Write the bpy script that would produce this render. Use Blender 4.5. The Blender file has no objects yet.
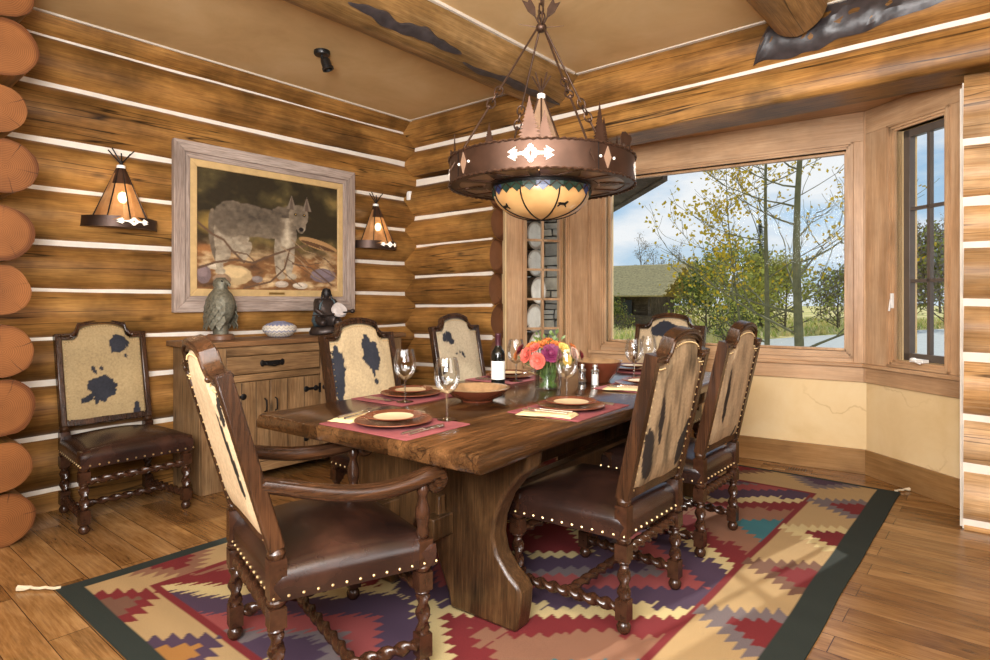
import bpy, bmesh, math, random
import numpy as np
from mathutils import Vector, Matrix, noise as mnoise
PI = math.pi
SC = bpy.context.scene
COL = SC.collection

# ------------------------------------------------------------------ camera
FPX, YH = 615.0, 300.0
YAW = math.atan2(515.0, FPX)
cam_d = bpy.data.cameras.new('camera'); cam = bpy.data.objects.new('camera', cam_d); COL.objects.link(cam)
cam.location = (0, 0, 1.25); cam.rotation_euler = (PI/2, 0, YAW)
cam_d.sensor_width = 36; cam_d.lens = 36*FPX/990; cam_d.shift_y = -30/990; cam_d.clip_end = 500
SC.camera = cam
# ------------------------------------------------------------------ world, sun, lights, exposure
vs = SC.view_settings
vs.view_transform = 'Standard'; vs.look = 'None'; vs.gamma = 1; vs.use_curve_mapping = False
vs.exposure = 0.0
def make_world():
    w = bpy.data.worlds.new('sky'); SC.world = w; w.use_nodes = True
    nt = w.node_tree; N = nt.nodes; L = nt.links; N.clear()
    out = N.new('ShaderNodeOutputWorld'); bg = N.new('ShaderNodeBackground'); bg.inputs[1].default_value = 0.95
    tc = N.new('ShaderNodeTexCoord'); sep = N.new('ShaderNodeSeparateXYZ')
    L.new(tc.outputs['Generated'], sep.inputs[0])
    grad = N.new('ShaderNodeValToRGB'); e = grad.color_ramp.elements
    e[0].position = 0.0; e[0].color = (.62, .76, .88, 1)
    e[1].position = 0.55; e[1].color = (.17, .38, .76, 1)
    m = e.new(.16); m.color = (.40, .62, .86, 1)
    L.new(sep.outputs[2], grad.inputs[0])
    mp = N.new('ShaderNodeMapping'); mp.inputs['Scale'].default_value = (2.6, 2.6, 7.0); mp.inputs['Location'].default_value = (1.3, .4, .2)
    L.new(tc.outputs['Generated'], mp.inputs[0])
    no = N.new('ShaderNodeTexNoise'); no.inputs['Scale'].default_value = 1.5; no.inputs['Detail'].default_value = 7; no.inputs['Roughness'].default_value = .52
    L.new(mp.outputs[0], no.inputs[0])
    cr = N.new('ShaderNodeValToRGB'); c = cr.color_ramp.elements
    c[0].position = .44; c[0].color = (0, 0, 0, 1); c[1].position = .60; c[1].color = (1, 1, 1, 1)
    L.new(no.outputs[0], cr.inputs[0])
    mix = N.new('ShaderNodeMixRGB'); mix.inputs[2].default_value = (.96, .97, 1.0, 1)
    L.new(cr.outputs[0], mix.inputs[0]); L.new(grad.outputs[0], mix.inputs[1])
    L.new(mix.outputs[0], bg.inputs[0]); L.new(bg.outputs[0], out.inputs[0])
make_world()
def lamp(name, kind, loc, energy, color=(1, 1, 1), target=None, size=None, rad=None):
    d = bpy.data.lights.new(name, kind); o = bpy.data.objects.new(name, d); COL.objects.link(o)
    o.location = loc; d.energy = energy; d.color = color
    if target is not None:
        o.rotation_euler = (Vector(target)-Vector(loc)).to_track_quat('-Z', 'Y').to_euler()
    if size: d.shape = 'RECTANGLE'; d.size, d.size_y = size
    if rad is not None: d.shadow_soft_size = rad
    return o
SUN_TO = Vector((.22, 1.0, .65))
sun = lamp('sun', 'SUN', (0, 20, 15), 4.4, (1, .95, .86), target=Vector((0, 20, 15))-SUN_TO); sun.data.angle = math.radians(.6)
lamp('overhead_fill_light', 'AREA', (-.2, .5, 2.86), 118, (1, .97, .945), target=(-2.3, 2.8, .9), size=(2.4, 1.8))  # added overhead fill, no fixture hangs here
lamp('side_fill_light', 'AREA', (2.0, 1.4, 1.9), 36, (1, .98, .97), target=(-4, 2.8, 1.3), size=(1.4, 1.6))  # fill added from the right, there is no window on that side
lamp('rear_fill_light', 'AREA', (-1.4, -2.0, 2.4), 96, (1, .975, .955), target=(-2.2, 4.5, 1.5), size=(2.4, 1.0))  # unseen fill added behind the camera to brighten the bay side
lamp('ceiling_fill_light', 'AREA', (-.1, -.5, 1.75), 215, (1, .985, .975), target=(-2.4, 2.6, 2.95), size=(1.0, 1.0))  # extra lamp aimed upwards, added to brighten the ceiling

# ------------------------------------------------------------------ helpers
def srgb(r, g, b):
    f = lambda c: (c/255/12.92 if c/255 <= .04045 else ((c/255+.055)/1.055)**2.4)
    return (f(r), f(g), f(b), 1)
class MB:
    def __init__(s): s.bm = bmesh.new(); s.mi = 0
    def face(s, vs):
        try:
            f = s.bm.faces.new(vs); f.material_index = s.mi; return f
        except ValueError: return None
    def box(s, c, d, R=None, taper=None):
        c = Vector(c); x, y, z = d[0]/2, d[1]/2, d[2]/2; vs = []
        for k in (-z, z):
            t = 1.0 if (taper is None or k < 0) else taper
            for (i, j) in ((-x, -y), (x, -y), (x, y), (-x, y)):
                v = Vector((i*t, j*t, k))
                if R is not None: v = R @ v
                vs.append(s.bm.verts.new(c+v))
        for q in ((3, 2, 1, 0), (4, 5, 6, 7), (0, 1, 5, 4), (1, 2, 6, 5), (2, 3, 7, 6), (3, 0, 4, 7)): s.face([vs[i] for i in q])
        return s
    def bar(s, a, b, w, h, up=(0, 0, 1)):
        a, b = Vector(a), Vector(b); d = (b-a); z = d.normalized(); u = Vector(up)
        x = u.cross(z)
        if x.length < 1e-4: x = Vector((1, 0, 0)).cross(z)
        x.normalize(); y = z.cross(x)
        R = Matrix((x, y, z)).transposed()
        return s.box((a+b)/2, (w, h, d.length), R)
    def rings(s, rings, cap=True, closed=False):
        rv = [[s.bm.verts.new(p) for p in r] for r in rings]; n = len(rv[0])
        pairs = list(zip(rv[:-1], rv[1:]))
        if closed: pairs.append((rv[-1], rv[0]))
        for a, b in pairs:
            for i in range(n): s.face([a[i], a[(i+1) % n], b[(i+1) % n], b[i]])
        if cap and not closed: s.face(rv[0][::-1]); s.face(rv[-1])
        return s
    def tube(s, pts, rad, seg=8, cap=True, closed=False, squash=1.0):
        pts = [Vector(p) for p in pts]; n = len(pts)
        if not hasattr(rad, '__len__'): rad = [rad]*n
        rings = []; prev = None
        for i, p in enumerate(pts):
            a = pts[i-1] if (i > 0 or closed) else p; b = pts[(i+1) % n] if (i < n-1 or closed) else p
            t = (b-a).normalized()
            if prev is None:
                u = Vector((0, 0, 1)) if abs(t.z) < .9 else Vector((1, 0, 0))
                x = (u-t*u.dot(t)).normalized()
            else:
                x = (prev-t*prev.dot(t)); x = x.normalized() if x.length > 1e-6 else t.orthogonal().normalized()
            prev = x; y = t.cross(x)
            rings.append([p+(x*math.cos(k*2*PI/seg)*squash+y*math.sin(k*2*PI/seg))*rad[i] for k in range(seg)])
        return s.rings(rings, cap, closed)
    def lathe(s, prof, seg=16, M=None, a0=0, a1=2*PI):
        full = abs(a1-a0-2*PI) < 1e-6; n = seg if full else seg+1
        M = M or Matrix(); cols = []
        for (r, z) in prof:
            if r < 1e-5 and full: cols.append([s.bm.verts.new(M @ Vector((0, 0, z)))]); continue
            cols.append([s.bm.verts.new(M @ Vector((r*math.cos(a0+(a1-a0)*k/seg), r*math.sin(a0+(a1-a0)*k/seg), z))) for k in range(n)])
        for a, b in zip(cols[:-1], cols[1:]):
            for k in range(seg):
                k2 = (k+1) % n
                if len(a) == 1 and len(b) == 1: continue
                if len(a) == 1: s.face([a[0], b[k2], b[k]])
                elif len(b) == 1: s.face([a[k], a[k2], b[0]])
                else: s.face([a[k], a[k2], b[k2], b[k]])
        return s
    def twist(s, a, b, r, amp, turns, seg=10, starts=2):
        a, b = Vector(a), Vector(b); d = b-a; ln = d.length; z = d/ln
        x = z.orthogonal().normalized(); y = z.cross(x); n = max(6, int(turns*10)); rings = []
        for i in range(n+1):
            t = i/n; ring = []
            for k in range(seg):
                th = k*2*PI/seg
                rr = r+amp*math.cos(starts*th-t*turns*2*PI)
                e = min(1, t*n/2, (1-t)*n/2); rr = r*.8+(rr-r*.8)*e
                ring.append(a+d*t+(x*math.cos(th)+y*math.sin(th))*rr)
            rings.append(ring)
        return s.rings(rings)
    def prism(s, poly, depth, M=None):
        M = M or Matrix(); a = [s.bm.verts.new(M @ Vector((p[0], p[1], 0))) for p in poly]; b = [s.bm.verts.new(M @ Vector((p[0], p[1], depth))) for p in poly]
        n = len(poly); s.face(a[::-1]); s.face(b)
        for i in range(n): s.face([a[i], a[(i+1) % n], b[(i+1) % n], b[i]])
        return s
    def ball(s, c, r, seg=10, rings=6, M=None):
        if not hasattr(r, '__len__'): r = (r, r, r)
        T = Matrix.Translation(Vector(c)) @ (M or Matrix()) @ Matrix.Diagonal((r[0], r[1], r[2], 1))
        return s.lathe([(math.sin(PI*i/rings), -math.cos(PI*i/rings)) for i in range(rings+1)], seg, T)
    def quad(s, *ps): s.face([s.bm.verts.new(Vector(p)) for p in ps]); return s
    def xf(s, M): bmesh.ops.transform(s.bm, matrix=M, verts=s.bm.verts); return s
    def jitter(s, amp, scale, seed=0):
        o = Vector((seed*7.1, seed*3.7, seed*1.9))
        for v in s.bm.verts: v.co += mnoise.noise_vector(v.co*scale+o)*amp
        return s
    def build(s, name, mat, parent=None, smooth=True, ang=38, bevel=0, M=None, recalc=True):
        bm = s.bm
        if recalc: bmesh.ops.recalc_face_normals(bm, faces=bm.faces)
        for f in bm.faces: f.smooth = smooth
        if smooth:
            lim = math.radians(ang)
            for e in bm.edges:
                if len(e.link_faces) == 2 and e.calc_face_angle(0) > lim: e.smooth = False
        me = bpy.data.meshes.new(name); bm.to_mesh(me); bm.free()
        for m in (mat if isinstance(mat, (list, tuple)) else [mat]): me.materials.append(m)
        o = bpy.data.objects.new(name, me); COL.objects.link(o)
        if bevel:
            b = o.modifiers.new('bevel', 'BEVEL'); b.width = bevel; b.segments = 2; b.limit_method = 'ANGLE'; b.angle_limit = math.radians(40)
        if parent: o.parent = parent
        if M is not None: o.matrix_world = M if parent is None else o.matrix_world; o.matrix_local = M
        return o
def tag(o, label, cat, group=None, kind=None):
    if label: o['label'] = label
    if cat: o['category'] = cat
    if group: o['group'] = group
    if kind: o['kind'] = kind
    return o
def thing(name, label, cat, loc=(0, 0, 0), rz=0, group=None, kind=None):
    o = bpy.data.objects.new(name, None); COL.objects.link(o); o.location = loc; o.rotation_euler = (0, 0, rz)
    return tag(o, label, cat, group, kind)
def copy_thing(o, parent=None):
    c = o.copy(); COL.objects.link(c)
    if parent: c.parent = parent
    for ch in [x for x in o.children]: copy_thing(ch, c)
    return c
def T(x, y, z): return Matrix.Translation((x, y, z))
def RX(a): return Matrix.Rotation(a, 4, 'X')
def RY(a): return Matrix.Rotation(a, 4, 'Y')
def RZ(a): return Matrix.Rotation(a, 4, 'Z')

# ------------------------------------------------------------------ materials
class NT:
    def __init__(s, name):
        s.m = bpy.data.materials.new(name); s.m.use_nodes = True; s.nt = s.m.node_tree; s.N = s.nt.nodes
        s.b = s.N['Principled BSDF']; s.out = s.N['Material Output']
    def n(s, t, **k):
        x = s.N.new('ShaderNode'+t)
        for a, v in k.items(): setattr(x, a, v)
        return x
    def l(s, a, b): s.nt.links.new(a, b)
    def ramp(s, src, stops, interp='LINEAR'):
        r = s.n('ValToRGB'); r.color_ramp.interpolation = interp; e = r.color_ramp.elements
        while len(e) < len(stops): e.new(.5)
        for i, (p, c) in enumerate(stops): e[i].position = p; e[i].color = c if len(c) == 4 else (*c, 1)
        s.l(src, r.inputs[0]); return r.outputs[0]
    def mix(s, fac, a, b, mode='MIX'):
        m = s.n('MixRGB', blend_type=mode)
        for i, v in ((0, fac), (1, a), (2, b)):
            if hasattr(v, 'is_linked'): s.l(v, m.inputs[i])
            else: m.inputs[i].default_value = v
        return m.outputs[0]
    def math(s, op, a, b=0.0, c=0.0):
        m = s.n('Math', operation=op)
        for i, v in ((0, a), (1, b), (2, c)):
            if hasattr(v, 'is_linked'): s.l(v, m.inputs[i])
            else: m.inputs[i].default_value = v
        return m.outputs[0]
    def coords(s, scale=(1, 1, 1), rnd=True, kind='Object', rot=(0, 0, 0)):
        tc = s.n('TexCoord'); v = tc.outputs[kind]
        if rnd:
            oi = s.n('ObjectInfo'); m = s.math('MULTIPLY', oi.outputs['Random'], 37.0)
            a = s.n('VectorMath', operation='ADD'); s.l(v, a.inputs[0]); s.l(m, a.inputs[1]); v = a.outputs[0]
        mp = s.n('Mapping'); mp.inputs['Scale'].default_value = scale; mp.inputs['Rotation'].default_value = rot
        s.l(v, mp.inputs[0]); return mp.outputs[0]
    def noise(s, vec, scale, detail=4, rough=.55, dist=0):
        x = s.n('TexNoise'); x.inputs['Scale'].default_value = scale; x.inputs['Detail'].default_value = detail; x.inputs['Roughness'].default_value = rough; x.inputs['Distortion'].default_value = dist
        s.l(vec, x.inputs[0]); return x.outputs[0]
    def bump(s, h, strength=.3, dist=.01):
        b = s.n('Bump'); b.inputs['Strength'].default_value = strength; b.inputs['Distance'].default_value = dist
        s.l(h, b.inputs['Height']); s.l(b.outputs[0], s.b.inputs['Normal'])
    def set(s, col=None, rough=None, metal=None, spec=None):
        if col is not None:
            if hasattr(col, 'is_linked'): s.l(col, s.b.inputs['Base Color'])
            else: s.b.inputs['Base Color'].default_value = col
        if rough is not None: s.b.inputs['Roughness'].default_value = rough
        if metal is not None: s.b.inputs['Metallic'].default_value = metal
        if spec is not None: s.b.inputs['Specular IOR Level'].default_value = spec
        return s.m
def simple(name, col, rough=.5, metal=0, var=.12, scale=20, bump=0):
    t = NT(name); v = t.coords(rnd=True); n = t.noise(v, scale, 3)
    d = tuple(c*(1-var) for c in col[:3])+(1,); l = tuple(min(1, c*(1+var)) for c in col[:3])+(1,)
    c = t.ramp(n, [(.3, d), (.7, l)])
    if bump: t.bump(n, bump, .004)
    return t.set(c, rough, metal)
def wood(name, dark, mid, light, axis=0, grain=60, rough=.45, bump=.25, knots=True, crack=0.0, boards=None, stain=0.35, fine=1.0):
    """boards=(axis, width): a new piece of wood every width"""
    t = NT(name); tc = t.n('TexCoord'); oi = t.n('ObjectInfo'); r = t.math('MULTIPLY', oi.outputs['Random'], 37.0)
    add = t.n('VectorMath', operation='ADD'); t.l(tc.outputs['Object'], add.inputs[0]); t.l(r, add.inputs[1]); v = add.outputs[0]
    tone = None
    if boards:
        sp = t.n('SeparateXYZ'); t.l(tc.outputs['Object'], sp.inputs[0])
        fl = t.math('FLOOR', t.math('DIVIDE', t.math('ADD', sp.outputs[boards[0]], 50.0), boards[1]))
        wn = t.n('TexWhiteNoise', noise_dimensions='1D'); t.l(fl, wn.inputs['W']); tone = wn.outputs['Value']
        a2 = t.n('VectorMath', operation='ADD'); t.l(v, a2.inputs[0]); t.l(t.math('MULTIPLY', tone, 11.0), a2.inputs[1]); v = a2.outputs[0]
    sc = [1.0, 1.0, 1.0]; sc[axis] = .045
    mp = t.n('Mapping'); mp.inputs['Scale'].default_value = sc; t.l(v, mp.inputs[0])
    n1 = t.noise(mp.outputs[0], grain, 6, .72, .3)
    nf = t.noise(mp.outputs[0], grain*3.2, 3, .6, .2)
    sc2 = [1.0, 1.0, 1.0]; sc2[axis] = .22
    mp2 = t.n('Mapping'); mp2.inputs['Scale'].default_value = sc2; t.l(v, mp2.inputs[0])
    n2 = t.noise(mp2.outputs[0], grain*.09, 4, .6, .6)
    c = t.ramp(n1, [(.30, dark), (.5, mid), (.68, light)])
    c2 = t.ramp(n2, [(.32, dark), (.5, mid), (.66, light)])
    c = t.mix(.55, c, c2)
    c = t.mix(1.0, c, t.ramp(nf, [(.34, (1-.34*fine, 1-.36*fine, 1-.38*fine, 1)), (.55, (1+.05*fine,)*3+(1,)), (.7, (1+.14*fine,)*3+(1,))]), 'MULTIPLY')
    if tone is not None:
        tr = t.ramp(tone, [(0, (.55, .5, .46, 1)), (.5, (.85, .82, .8, 1)), (1, (1.15, 1.12, 1.08, 1))]); c = t.mix(1.0, c, tr, 'MULTIPLY')
    h = n1
    if knots:
        sc3 = [2.6, 2.6, 2.6]; sc3[axis] = 1.1
        mp3 = t.n('Mapping'); mp3.inputs['Scale'].default_value = sc3; t.l(v, mp3.inputs[0])
        vo = t.n('TexVoronoi'); vo.inputs['Scale'].default_value = 1.2; t.l(mp3.outputs[0], vo.inputs[0])
        k = t.ramp(vo.outputs['Distance'], [(.02, (1, 1, 1, 1)), (.085, (0, 0, 0, 1))])
        kd = tuple(x*.35 for x in dark[:3])+(1,)
        c = t.mix(t.math('MULTIPLY', k, .8), c, kd)
    if crack:
        sc4 = [1.0, 1.0, 1.0]; sc4[axis] = .03
        mp4 = t.n('Mapping'); mp4.inputs['Scale'].default_value = sc4; t.l(v, mp4.inputs[0])
        n4 = t.noise(mp4.outputs[0], 9.0, 2, .5, .3)
        k4 = t.ramp(n4, [(.491, (0, 0, 0, 1)), (.499, (1, 1, 1, 1)), (.501, (1, 1, 1, 1)), (.509, (0, 0, 0, 1))])
        n5 = t.noise(mp2.outputs[0], 1.3, 2); k5 = t.ramp(n5, [(.40, (0, 0, 0, 1)), (.5, (1, 1, 1, 1))])
        kk = t.math('MULTIPLY', t.math('MULTIPLY', k4, k5), crack)
        c = t.mix(kk, c, tuple(x*.2 for x in dark[:3])+(1,))
    if stain:
        n6 = t.noise(v, 2.2, 4, .6); k6 = t.ramp(n6, [(.35, (1-stain, 1-stain, 1-stain, 1)), (.62, (1.1, 1.1, 1.1, 1))]); c = t.mix(1.0, c, k6, 'MULTIPLY')
    t.bump(h, bump, .004)
    return t.set(c, rough, spec=.25 if rough > .35 else .5)
def attr_mat(name, rough=.7, bump=0, bscale=200, weave=None):
    t = NT(name); a = t.n('Attribute'); a.attribute_name = 'Col'; c = a.outputs['Color']
    v = t.coords(rnd=False); n = t.noise(v, bscale, 3)
    k = t.ramp(n, [(.3, (.82, .82, .82, 1)), (.7, (1.12, 1.12, 1.12, 1))]); c = t.mix(1.0, c, k, 'MULTIPLY')
    if bump: t.bump(n, bump, .003)
    return t.set(c, rough, spec=.2)
def emis(name, col, strength, base=None):
    t = NT(name); t.b.inputs['Emission Color'].default_value = col; t.b.inputs['Emission Strength'].default_value = strength
    return t.set(base or col, .5)
def thin_glass(name, tint=(1, 1, 1, 1), refl=.06, edge=.5):
    t = NT(name); tr = t.n('BsdfTransparent'); tr.inputs[0].default_value = tint; gl = t.n('BsdfGlossy'); gl.inputs['Roughness'].default_value = .02
    lw = t.n('LayerWeight'); lw.inputs[0].default_value = .35
    f = t.math('MULTIPLY_ADD', lw.outputs['Fresnel'], edge, refl)
    mx = t.n('MixShader'); t.l(f, mx.inputs[0]); t.l(tr.outputs[0], mx.inputs[1]); t.l(gl.outputs[0], mx.inputs[2]); t.l(mx.outputs[0], t.out.inputs[0])
    return t.m

mt = {}
mt['log'] = wood('log_wood', srgb(94, 62, 28), srgb(150, 105, 53), srgb(184, 138, 76), 0, 46, .42, .25, True, 1.0, stain=.55, fine=.7)
mt['log_pale'] = wood('pale_log_wood', srgb(138, 98, 58), srgb(184, 142, 92), srgb(216, 184, 144), 0, 46, .42, .25, True, .9, stain=.4, fine=.6)
mt['beam'] = wood('beam_wood', srgb(92, 66, 36), srgb(146, 110, 64), srgb(182, 146, 98), 0, 46, .45, .3, True, .9, stain=.45, fine=.7)
mt['trim'] = wood('alder_trim', srgb(150, 112, 78), srgb(188, 150, 112), srgb(208, 174, 138), 2, 60, .38, .06, True, 0, stain=.16, fine=.25)
mt['trim_h'] = wood('alder_trim_horizontal', srgb(150, 112, 78), srgb(188, 150, 112), srgb(208, 174, 138), 0, 60, .38, .06, True, 0, stain=.16, fine=.25)
mt['base'] = wood('baseboard_wood', srgb(106, 73, 37), srgb(145, 106, 63), srgb(167, 129, 84), 0, 40, .38, .08, True, 0, stain=.2, fine=.3)
mt['table'] = wood('table_wood', srgb(40, 25, 13), srgb(80, 53, 30), srgb(122, 86, 52), 1, 75, .18, .10, True, .7, boards=(0, .2), stain=.35)
mt['pedestal'] = wood('pedestal_wood', srgb(30, 19, 10), srgb(72, 49, 28), srgb(118, 86, 54), 2, 80, .3, .4, False, .5, stain=.4)
mt['chairwood'] = wood('chair_wood', srgb(24, 14, 8), srgb(52, 32, 19), srgb(92, 58, 34), 2, 60, .27, .3, False, 0, stain=.35)
mt['chairwood_y'] = wood('chair_arm_wood', srgb(28, 17, 10), srgb(60, 37, 22), srgb(100, 64, 38), 1, 60, .25, .25, False, 0, stain=.3)
mt['turned'] = simple('turned_chair_wood', srgb(54, 32, 20), .24, 0, .4, 30)
mt['sideboard'] = wood('sideboard_wood', srgb(85, 61, 38), srgb(136, 104, 70), srgb(168, 137, 99), 2, 55, .5, .3, True, .6, stain=.3)
mt['sideboard_h'] = wood('sideboard_wood_horizontal', srgb(77, 55, 34), srgb(128, 97, 64), srgb(162, 129, 91), 1, 55, .5, .3, True, .6, stain=.3)
mt['sidetop'] = wood('sideboard_top_wood', srgb(63, 43, 26), srgb(114, 81, 52), srgb(145, 109, 75), 1, 55, .4, .25, True, .6, stain=.3)
mt['chink'] = simple('chinking', srgb(224, 214, 200), .85, 0, .06, 14, .2)
mt['caulk'] = simple('white_caulk', srgb(206, 196, 180), .8, 0, .05, 14)
mt['leather'] = None
mt['iron'] = simple('black_iron', srgb(36, 33, 32), .45, .7, .2, 30)
mt['bronze'] = simple('dark_bronze_sheet', srgb(84, 62, 50), .42, .8, .25, 9)
mt['bronze_rod'] = simple('bronze_rod', srgb(82, 62, 50), .45, .75, .2, 30)
mt['band'] = simple('dark_brown_metal_band', srgb(62, 46, 38), .4, .7, .25, 12)
mt['rope'] = simple('bronze_rope_edge', srgb(96, 72, 58), .4, .8, .35, 80)
mt['brass'] = simple('brass_nail', srgb(206, 178, 128), .3, .8, .1, 30)
mt['white'] = simple('white_plastic', srgb(235, 232, 226), .4, 0, .03, 10)
mt['black'] = simple('black_plastic', srgb(22, 22, 22), .35, 0, .1, 10)
mt['sash'] = simple('dark_sash_paint', srgb(92, 82, 74), .4, .1, .08, 10)
mt['silver'] = simple('silver', srgb(205, 200, 192), .2, .95, .05, 30)
mt['pane'] = thin_glass('window_pane_glass', (.99, 1, .995, 1), .001, .03)
mt['glass'] = thin_glass('wine_glass', (.96, .97, .975, 1), .05, .6)
mt['glass_solid'] = thin_glass('solid_glass_stem', (.9, .92, .93, 1), .22, .8)
mt['water'] = thin_glass('vase_water', (.90, .95, .88, 1), .04, .5)
mt['hide'] = attr_mat('cowhide', .75, .15, 90)
mt['rug'] = attr_mat('woven_wool', .95, .35, 330)
mt['canvas'] = attr_mat('painted_canvas', .6, .05, 300)
def m_leather():
    t = NT('brown_leather'); v = t.coords(); n = t.noise(v, 5, 4); f = t.noise(v, 120, 4)
    c = t.ramp(n, [(.3, srgb(25, 15, 12)), (.55, srgb(43, 26, 20)), (.75, srgb(66, 41, 31))])
    t.bump(f, .12, .002); mt['leather'] = t.set(c, .27)
m_leather()
def m_plaster(name, a, b, c, sc, crack=None):
    t = NT(name); v = t.coords(rnd=False); n = t.noise(v, sc, 6, .6, .4)
    col = t.ramp(n, [(.3, a), (.5, b), (.72, c)])
    if crack:
        vo = t.n('TexVoronoi', feature='DISTANCE_TO_EDGE'); vo.inputs['Scale'].default_value = 1.1
        dn = t.n('TexNoise'); dn.inputs['Scale'].default_value = 3.5; dn.inputs['Detail'].default_value = 5; t.l(v, dn.inputs[0])
        ad = t.n('VectorMath', operation='MULTIPLY_ADD'); t.l(dn.outputs['Color'], ad.inputs[0]); ad.inputs[1].default_value = (.5, .5, .5); t.l(v, ad.inputs[2])
        t.l(ad.outputs[0], vo.inputs[0])
        k = t.ramp(vo.outputs[0], [(.0, (1, 1, 1, 1)), (.012, (0, 0, 0, 1))])
        g = t.ramp(t.noise(v, 1.6, 2), [(.48, (0, 0, 0, 1)), (.6, (.5, .5, .5, 1))])
        col = t.mix(t.math('MULTIPLY', k, g), col, crack)
    t.bump(n, .1, .01); return t.set(col, .7, spec=.25)
mt['ceiling'] = m_plaster('ceiling_plaster', srgb(190, 156, 108), srgb(204, 171, 122), srgb(214, 184, 138), 1.6)
mt['plaster'] = m_plaster('bay_plaster', srgb(212, 182, 132), srgb(222, 194, 146), srgb(228, 204, 160), 2.2, srgb(178, 142, 96))
def m_floor():
    t = NT('plank_floor'); tc = t.n('TexCoord'); v = tc.outputs['Object']
    br = t.n('TexBrick'); br.offset = .37; br.offset_frequency = 2; br.squash = 1
    br.inputs['Color1'].default_value = (0, 0, 0, 1); br.inputs['Color2'].default_value = (1, 1, 1, 1); br.inputs['Mortar'].default_value = (.5, .5, .5, 1)
    br.inputs['Scale'].default_value = 1; br.inputs['Brick Width'].default_value = 1.35; br.inputs['Row Height'].default_value = .135; br.inputs['Mortar Size'].default_value = .0018; br.inputs['Mortar Smooth'].default_value = .1
    t.l(v, br.inputs[0])
    off = t.n('VectorMath', operation='MULTIPLY_ADD'); t.l(br.outputs['Color'], off.inputs[0]); off.inputs[1].default_value = (9, 5, 3); t.l(v, off.inputs[2])
    mp = t.n('Mapping'); mp.inputs['Scale'].default_value = (.07, 1, 1); t.l(off.outputs[0], mp.inputs[0])
    n1 = t.noise(mp.outputs[0], 80, 6, .7, .4)
    mp2 = t.n('Mapping'); mp2.inputs['Scale'].default_value = (.28, 1, 1); t.l(off.outputs[0], mp2.inputs[0])
    n2 = t.noise(mp2.outputs[0], 6, 4, .6, 1.0)
    a = t.ramp(n1, [(.32, srgb(76, 50, 27)), (.5, srgb(133, 96, 54)), (.68, srgb(163, 127, 82))])
    b = t.ramp(n2, [(.32, srgb(84, 56, 29)), (.5, srgb(133, 96, 54)), (.66, srgb(164, 129, 86))])
    c = t.mix(.5, a, b)
    tint = t.ramp(br.outputs['Color'], [(0, (.62, .55, .48, 1)), (.5, (.98, .95, .92, 1)), (1, (1.16, 1.14, 1.12, 1))]); c = t.mix(1, c, tint, 'MULTIPLY')
    vo = t.n('TexVoronoi'); mp3 = t.n('Mapping'); mp3.inputs['Scale'].default_value = (1.3, 3, 3); t.l(off.outputs[0], mp3.inputs[0]); vo.inputs['Scale'].default_value = 1.5; t.l(mp3.outputs[0], vo.inputs[0])
    k = t.ramp(vo.outputs['Distance'], [(.02, (1, 1, 1, 1)), (.08, (0, 0, 0, 1))]); c = t.mix(t.math('MULTIPLY', k, .8), c, srgb(50, 28, 12))
    c = t.mix(br.outputs['Fac'], c, srgb(70, 42, 20))
    t.bump(n1, .06, .003); mt['floor'] = t.set(c, .24)
m_floor()
def m_endgrain(name, a, b, dark):
    t = NT(name); tc = t.n('TexCoord'); sp = t.n('SeparateXYZ'); oi = t.n('ObjectInfo')
    v0 = t.coords(); dn = t.noise(v0, 7, 3)
    t.l(tc.outputs['Object'], sp.inputs[0])
    cb = t.n('CombineXYZ'); t.l(sp.outputs[1], cb.inputs[0]); t.l(sp.outputs[2], cb.inputs[1])
    ln = t.n('VectorMath', operation='LENGTH'); t.l(cb.outputs[0], ln.inputs[0])
    r = t.math('ADD', ln.outputs['Value'], t.math('MULTIPLY', dn, .03))
    w = t.math('SINE', t.math('MULTIPLY', r, 780.0)); w = t.math('MULTIPLY_ADD', w, .5, .5)
    c = t.ramp(w, [(0, a), (1, b)])
    n2 = t.noise(v0, 4, 4); c = t.mix(1, c, t.ramp(n2, [(.3, (.7, .66, .62, 1)), (.7, (1.12, 1.1, 1.08, 1))]), 'MULTIPLY')
    ang = t.math('ARCTAN2', sp.outputs[1], sp.outputs[2])
    an = t.math('ADD', t.math('ADD', ang, t.math('MULTIPLY', dn, .5)), t.math('MULTIPLY', oi.outputs['Random'], 40))
    s5 = t.math('ABSOLUTE', t.math('SINE', t.math('MULTIPLY', an, 2.5)))
    k = t.ramp(s5, [(0, (1, 1, 1, 1)), (.07, (0, 0, 0, 1))]); k2 = t.ramp(r, [(.03, (0, 0, 0, 1)), (.12, (1, 1, 1, 1))])
    k3 = t.ramp(t.noise(v0, 3, 2), [(.45, (0, 0, 0, 1)), (.55, (1, 1, 1, 1))])
    c = t.mix(t.math('MULTIPLY', t.math('MULTIPLY', k, k2), k3), c, dark)
    c = t.mix(1, c, t.ramp(t.math('ADD', ln.outputs['Value'], t.math('MULTIPLY', dn, .02)), [(.126, (1, 1, 1, 1)), (.145, (.5, .42, .36, 1))]), 'MULTIPLY')
    return t.set(c, .65, spec=.2)
mt['endgrain'] = m_endgrain('log_end_grain', srgb(112, 68, 32), srgb(138, 88, 46), srgb(34, 18, 8))
mt['endgrain_dark'] = m_endgrain('stained_log_end_grain', srgb(112, 74, 48), srgb(124, 84, 56), srgb(54, 34, 22))
mt['endgrain_pale'] = m_endgrain('sunlit_log_end_grain', srgb(230, 224, 214), srgb(240, 234, 226), srgb(150, 135, 118))  # near-white colour stands in for sunlight on the outside log ends
mt['bark'] = simple('dark_bark', srgb(84, 62, 44), .8, 0, .3, 30, .5)
mt['char'] = simple('charred_bark', srgb(52, 46, 46), .4, 0, .45, 12, .6)

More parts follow.
